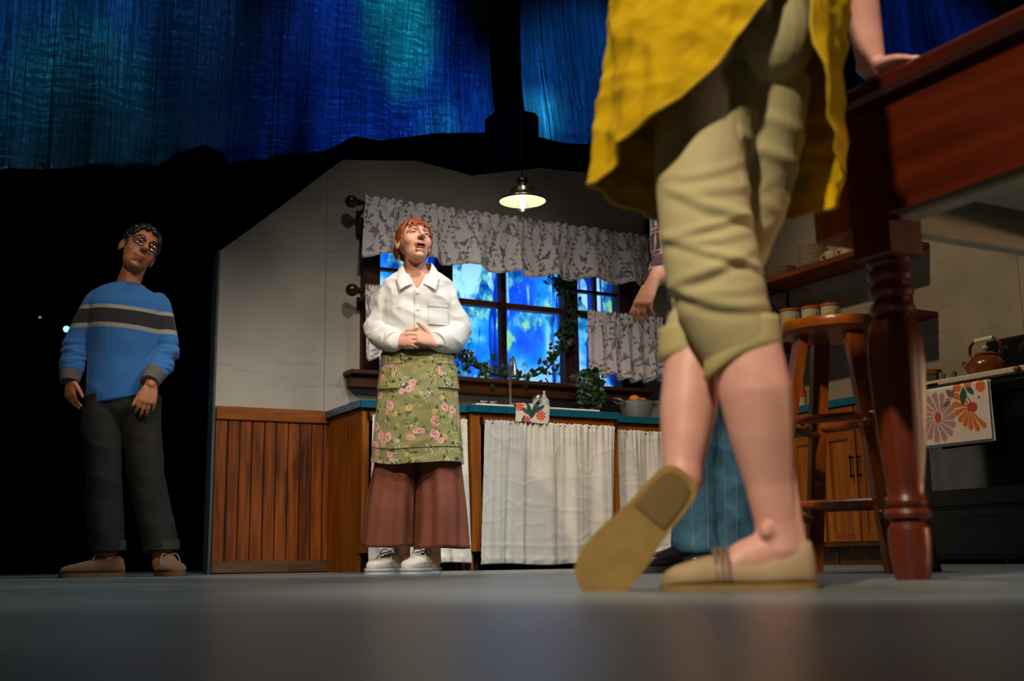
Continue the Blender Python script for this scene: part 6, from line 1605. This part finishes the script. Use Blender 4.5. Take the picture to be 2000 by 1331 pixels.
    # sagging drag folds behind the knee of the standing leg
    for z0 in np.linspace(.685, .452, 9):
        m = rg.uniform(-.35, .35); c = rg.uniform(.010, .030); a = rg.uniform(.0035, .0070) * (.6 if z0 > .64 else 1.0); wd = rg.uniform(.0065, .0105); xm = .025 + rg.uniform(-.03, .03)
        zc = z0 + rg.uniform(-.008, .008) + m * (x_ - xm) + c * ((x_ - xm) / .07) ** 2 + wob
        dsp += a * np.exp(-((z_ - zc) / wd) ** 2) * np.clip(1.2 - np.abs(x_ - xm) / .095, 0, 1)
        dsp -= a * .6 * np.exp(-((z_ - zc + wd * 1.7) / wd) ** 2) * np.clip(1.2 - np.abs(x_ - xm) / .095, 0, 1)
    for z0, m, a in ((.80, -.25, .0035), (.745, -.30, .005), (.66, -.35, .003)):
        dsp += (x_ > .075) * a * np.exp(-((z_ - z0 - m * (x_ - .12)) / .012) ** 2)
    fade = np.clip((z_ - .425) / .02, 0, 1)
    co = co + no * (dsp * back * fade)[:, None]; set_co(tm, co)
    wrinkle(tm, .0022, (3, 3, 4), 12.2)
    tr = finish(t, 'trousers', tm, M_k)
    M_kh = mat('khaki_hem', srgb(190, 172, 114), .85)
    for L, tilt in ((PL, (.40, .0)), (CL, (-.15, 0))):
        (c1, r1) = L[-1]; X = np.zeros((7, 44, 3)); a = np.linspace(0, 2 * PI, 44, endpoint=False)
        for i, (dz, k) in enumerate([(.040, .97), (.030, .985), (.015, .995), (.0, 1.005), (-.014, 1.01), (-.0155, .98), (.004, .94)]):
            X[i, :, 0] = c1[0] + r1 * k * np.cos(a); X[i, :, 1] = c1[1] + r1 * k * np.sin(a); X[i, :, 2] = c1[2] + dz + tilt[0] * r1 * np.cos(a) * (1 if dz < .04 else 1) + (.010 * np.sin(a)) + (-.010 * np.cos(a * 2))
        grid_obj('hem', X, M_kh, tr, thick=.003, closed=True, world=False)
    q = MB(); q.tube(catmull([(.083, -.088, 1.06), (.082, -.092, .99), (.082, -.082, .92), (.080, -.062, .86)], 6), .0025, 6); q.build('seat_seam', M_kh, tr, world=False)
    # pinafore: open at the back, longer in front
    M_y = mat('yellow_linen', srgb(200, 160, 8), .9, color2=srgb(180, 140, 4), scale=8, bump=.0009, bscale=210, spec=.15)
    hd = [-180, -156, -132, -108, -96, -90, -78, -66, -54, -42, -30, -24, -18, -12, -6, 0, 6, 12, 18, 23, 26, 36, 38, 42, 48, 54, 60, 66, 72, 78, 84, 96, 114, 144, 180]
    hz = [.688, .690, .700, .710, .712, .712, .705, .717, .738, .754, .766, .774, .792, .812, .832, .860, .892, .926, .958, 1.01, 1.12, 1.12, 1.0, .884, .838, .802, .772, .750, .724, .702, .690, .686, .674, .674, .688]
    na, nr = 300, 150; P = np.linspace(-180, 180, na + 1)[:-1]; ph = np.radians(P); H = np.interp(P, hd, hz)
    X = np.zeros((nr, na, 3))
    for i in range(nr):
        s = i / (nr - 1); z = 1.42 + (H - 1.42) * s
        cx = np.interp(z, [.65, .72, 1.04, 1.2, 1.42], [.036, .040, .068, .08, .085]); cy = np.interp(z, [.65, 1.04, 1.2, 1.42], [.035, .03, .06, .09])
        rx = np.interp(z, [.65, .72, .90, 1.04, 1.18, 1.32, 1.42], [.216, .212, .208, .207, .160, .160, .120]); ry = np.interp(z, [.65, .9, 1.04, 1.18, 1.32, 1.42], [.190, .180, .165, .125, .125, .085])
        k = np.clip((1.12 - z) / .3, 0, 1)
        f = k * (.010 * np.sin(ph * 5 + 1 + z * 4) + .006 * np.sin(ph * 11 + z * 7) + .003 * np.sin(ph * 19 - z * 10))
        X[i, :, 0] = cx + (rx + f) * np.sin(ph); X[i, :, 1] = cy - (ry + f) * np.cos(ph); X[i, :, 2] = z
    co = X.reshape(-1, 3); n1 = (1 - np.abs(vnoise(co, (5, 5, 5), 15.1, 2)) * 1.5); n2 = (1 - np.abs(vnoise(co, (10, 10, 12), 16.4, 2)) * 1.5)
    dn = np.stack([np.sin(ph), -np.cos(ph), 0 * ph], -1)[None]
    n3 = (1 - np.abs(vnoise(co @ np.array([[.8, 0, .6], [0, 1, 0], [-.6, 0, .8]]), (4, 4, 13), 18.2, 2)) * 1.6)
    X += dn * (.006 * n1 + .003 * n2 + .005 * n3).reshape(nr, na, 1)
    pf = grid_obj('pinafore', X, M_y, t, thick=.003, closed=True, world=False)
    q = MB(); row = X[-2]; q.tube([tuple(p) for p in row] + [tuple(row[0])], .0030, 6); q.build('hem', mat('yellow_hem', srgb(204, 164, 16), .85), pf, world=False)
    for s in (-1, 1):
        q = MB(); q.tube(catmull([(.085 + s * .085, .02, 1.40), (.085 + s * .095, .06, 1.475), (.085 + s * .08, .14, 1.44), (.085 + s * .07, .17, 1.38)], 6), [(.018, .005)] * 19, 8); q.build('strap', M_y, pf, world=False)
    # slip-on shoes
    M_cv = mat('beige_canvas', srgb(186, 156, 122), .9, color2=srgb(168, 138, 106), scale=16, bump=.0007, bscale=420); M_so = mat('gum_sole', srgb(150, 118, 58), .8, color2=srgb(124, 94, 44), scale=14, bump=.0008, bscale=160)
    LOW = [(0, .012, .046, 0), (.025, .026, .070, 0), (.08, .033, .074, 0), (.2, .036, .058, 0), (.34, .036, .042, 0), (.48, .039, .043, 0), (.60, .044, .050, 0), (.70, .046, .048, 0), (.82, .045, .040, 0), (.92, .036, .032, 0), (.975, .022, .024, 0), (1.0, .008, .014, 0)]
    G = footM(.163, .010, -86)
    for M_, nm in ((G, 'planted'), (FM, 'lifted')):
        q = MB(); shoe_mesh(q, .248, LOW, M_, .006, 1.05, 1.0, 30, .55); sh = q.build('shoe', M_cv, t, world=False, angle=60)
        q = MB(); sole_mesh(q, .248, LOW, M_, .0, .009, 1.07, .004); q.build('sole', M_so, sh, world=False, angle=50)
        # heel pad and forefoot tread on the underside
        o1 = [(s, w) for s, w, h_, _ in LOW if s <= .36]; poly = [(w * .86, -s * .248 - .003) for s, w in o1] + [(-w * .86, -s * .248 - .003) for s, w in o1[::-1]]
        q = MB(); q.prism(poly, -.004, 0, 'z'); q.v = [tuple(M_ @ Vector((x, y - .004, z + .0))) for x, y, z in q.v] if nm == 'lifted' else [tuple(M_ @ Vector((x, y, z + .0045))) for x, y, z in q.v]
        q.build('heel_pad', mat('gum_heel', srgb(112, 86, 42), .85), sh, world=False, angle=50)
        # ruched band over the vamp
        q = MB()
        for k in range(3):
            yy = -(.142 + .010 * k); hh = .014 + interp(-yy / .248, [p_[0] for p_ in LOW], [p_[2] for p_ in LOW])
            q.tube([M_ @ V3(-.046, yy, .016), M_ @ V3(-.041, yy, hh * .72), M_ @ V3(-.020, yy, hh + .001), M_ @ V3(.020, yy, hh + .001), M_ @ V3(.041, yy, hh * .72), M_ @ V3(.046, yy, .016)], .0042, 7)
        q.build('vamp_band', mat('taupe_elastic', srgb(128, 104, 90), .9), sh, world=False)
woman_white()
man_blue()
man_plaid()
near_figure()
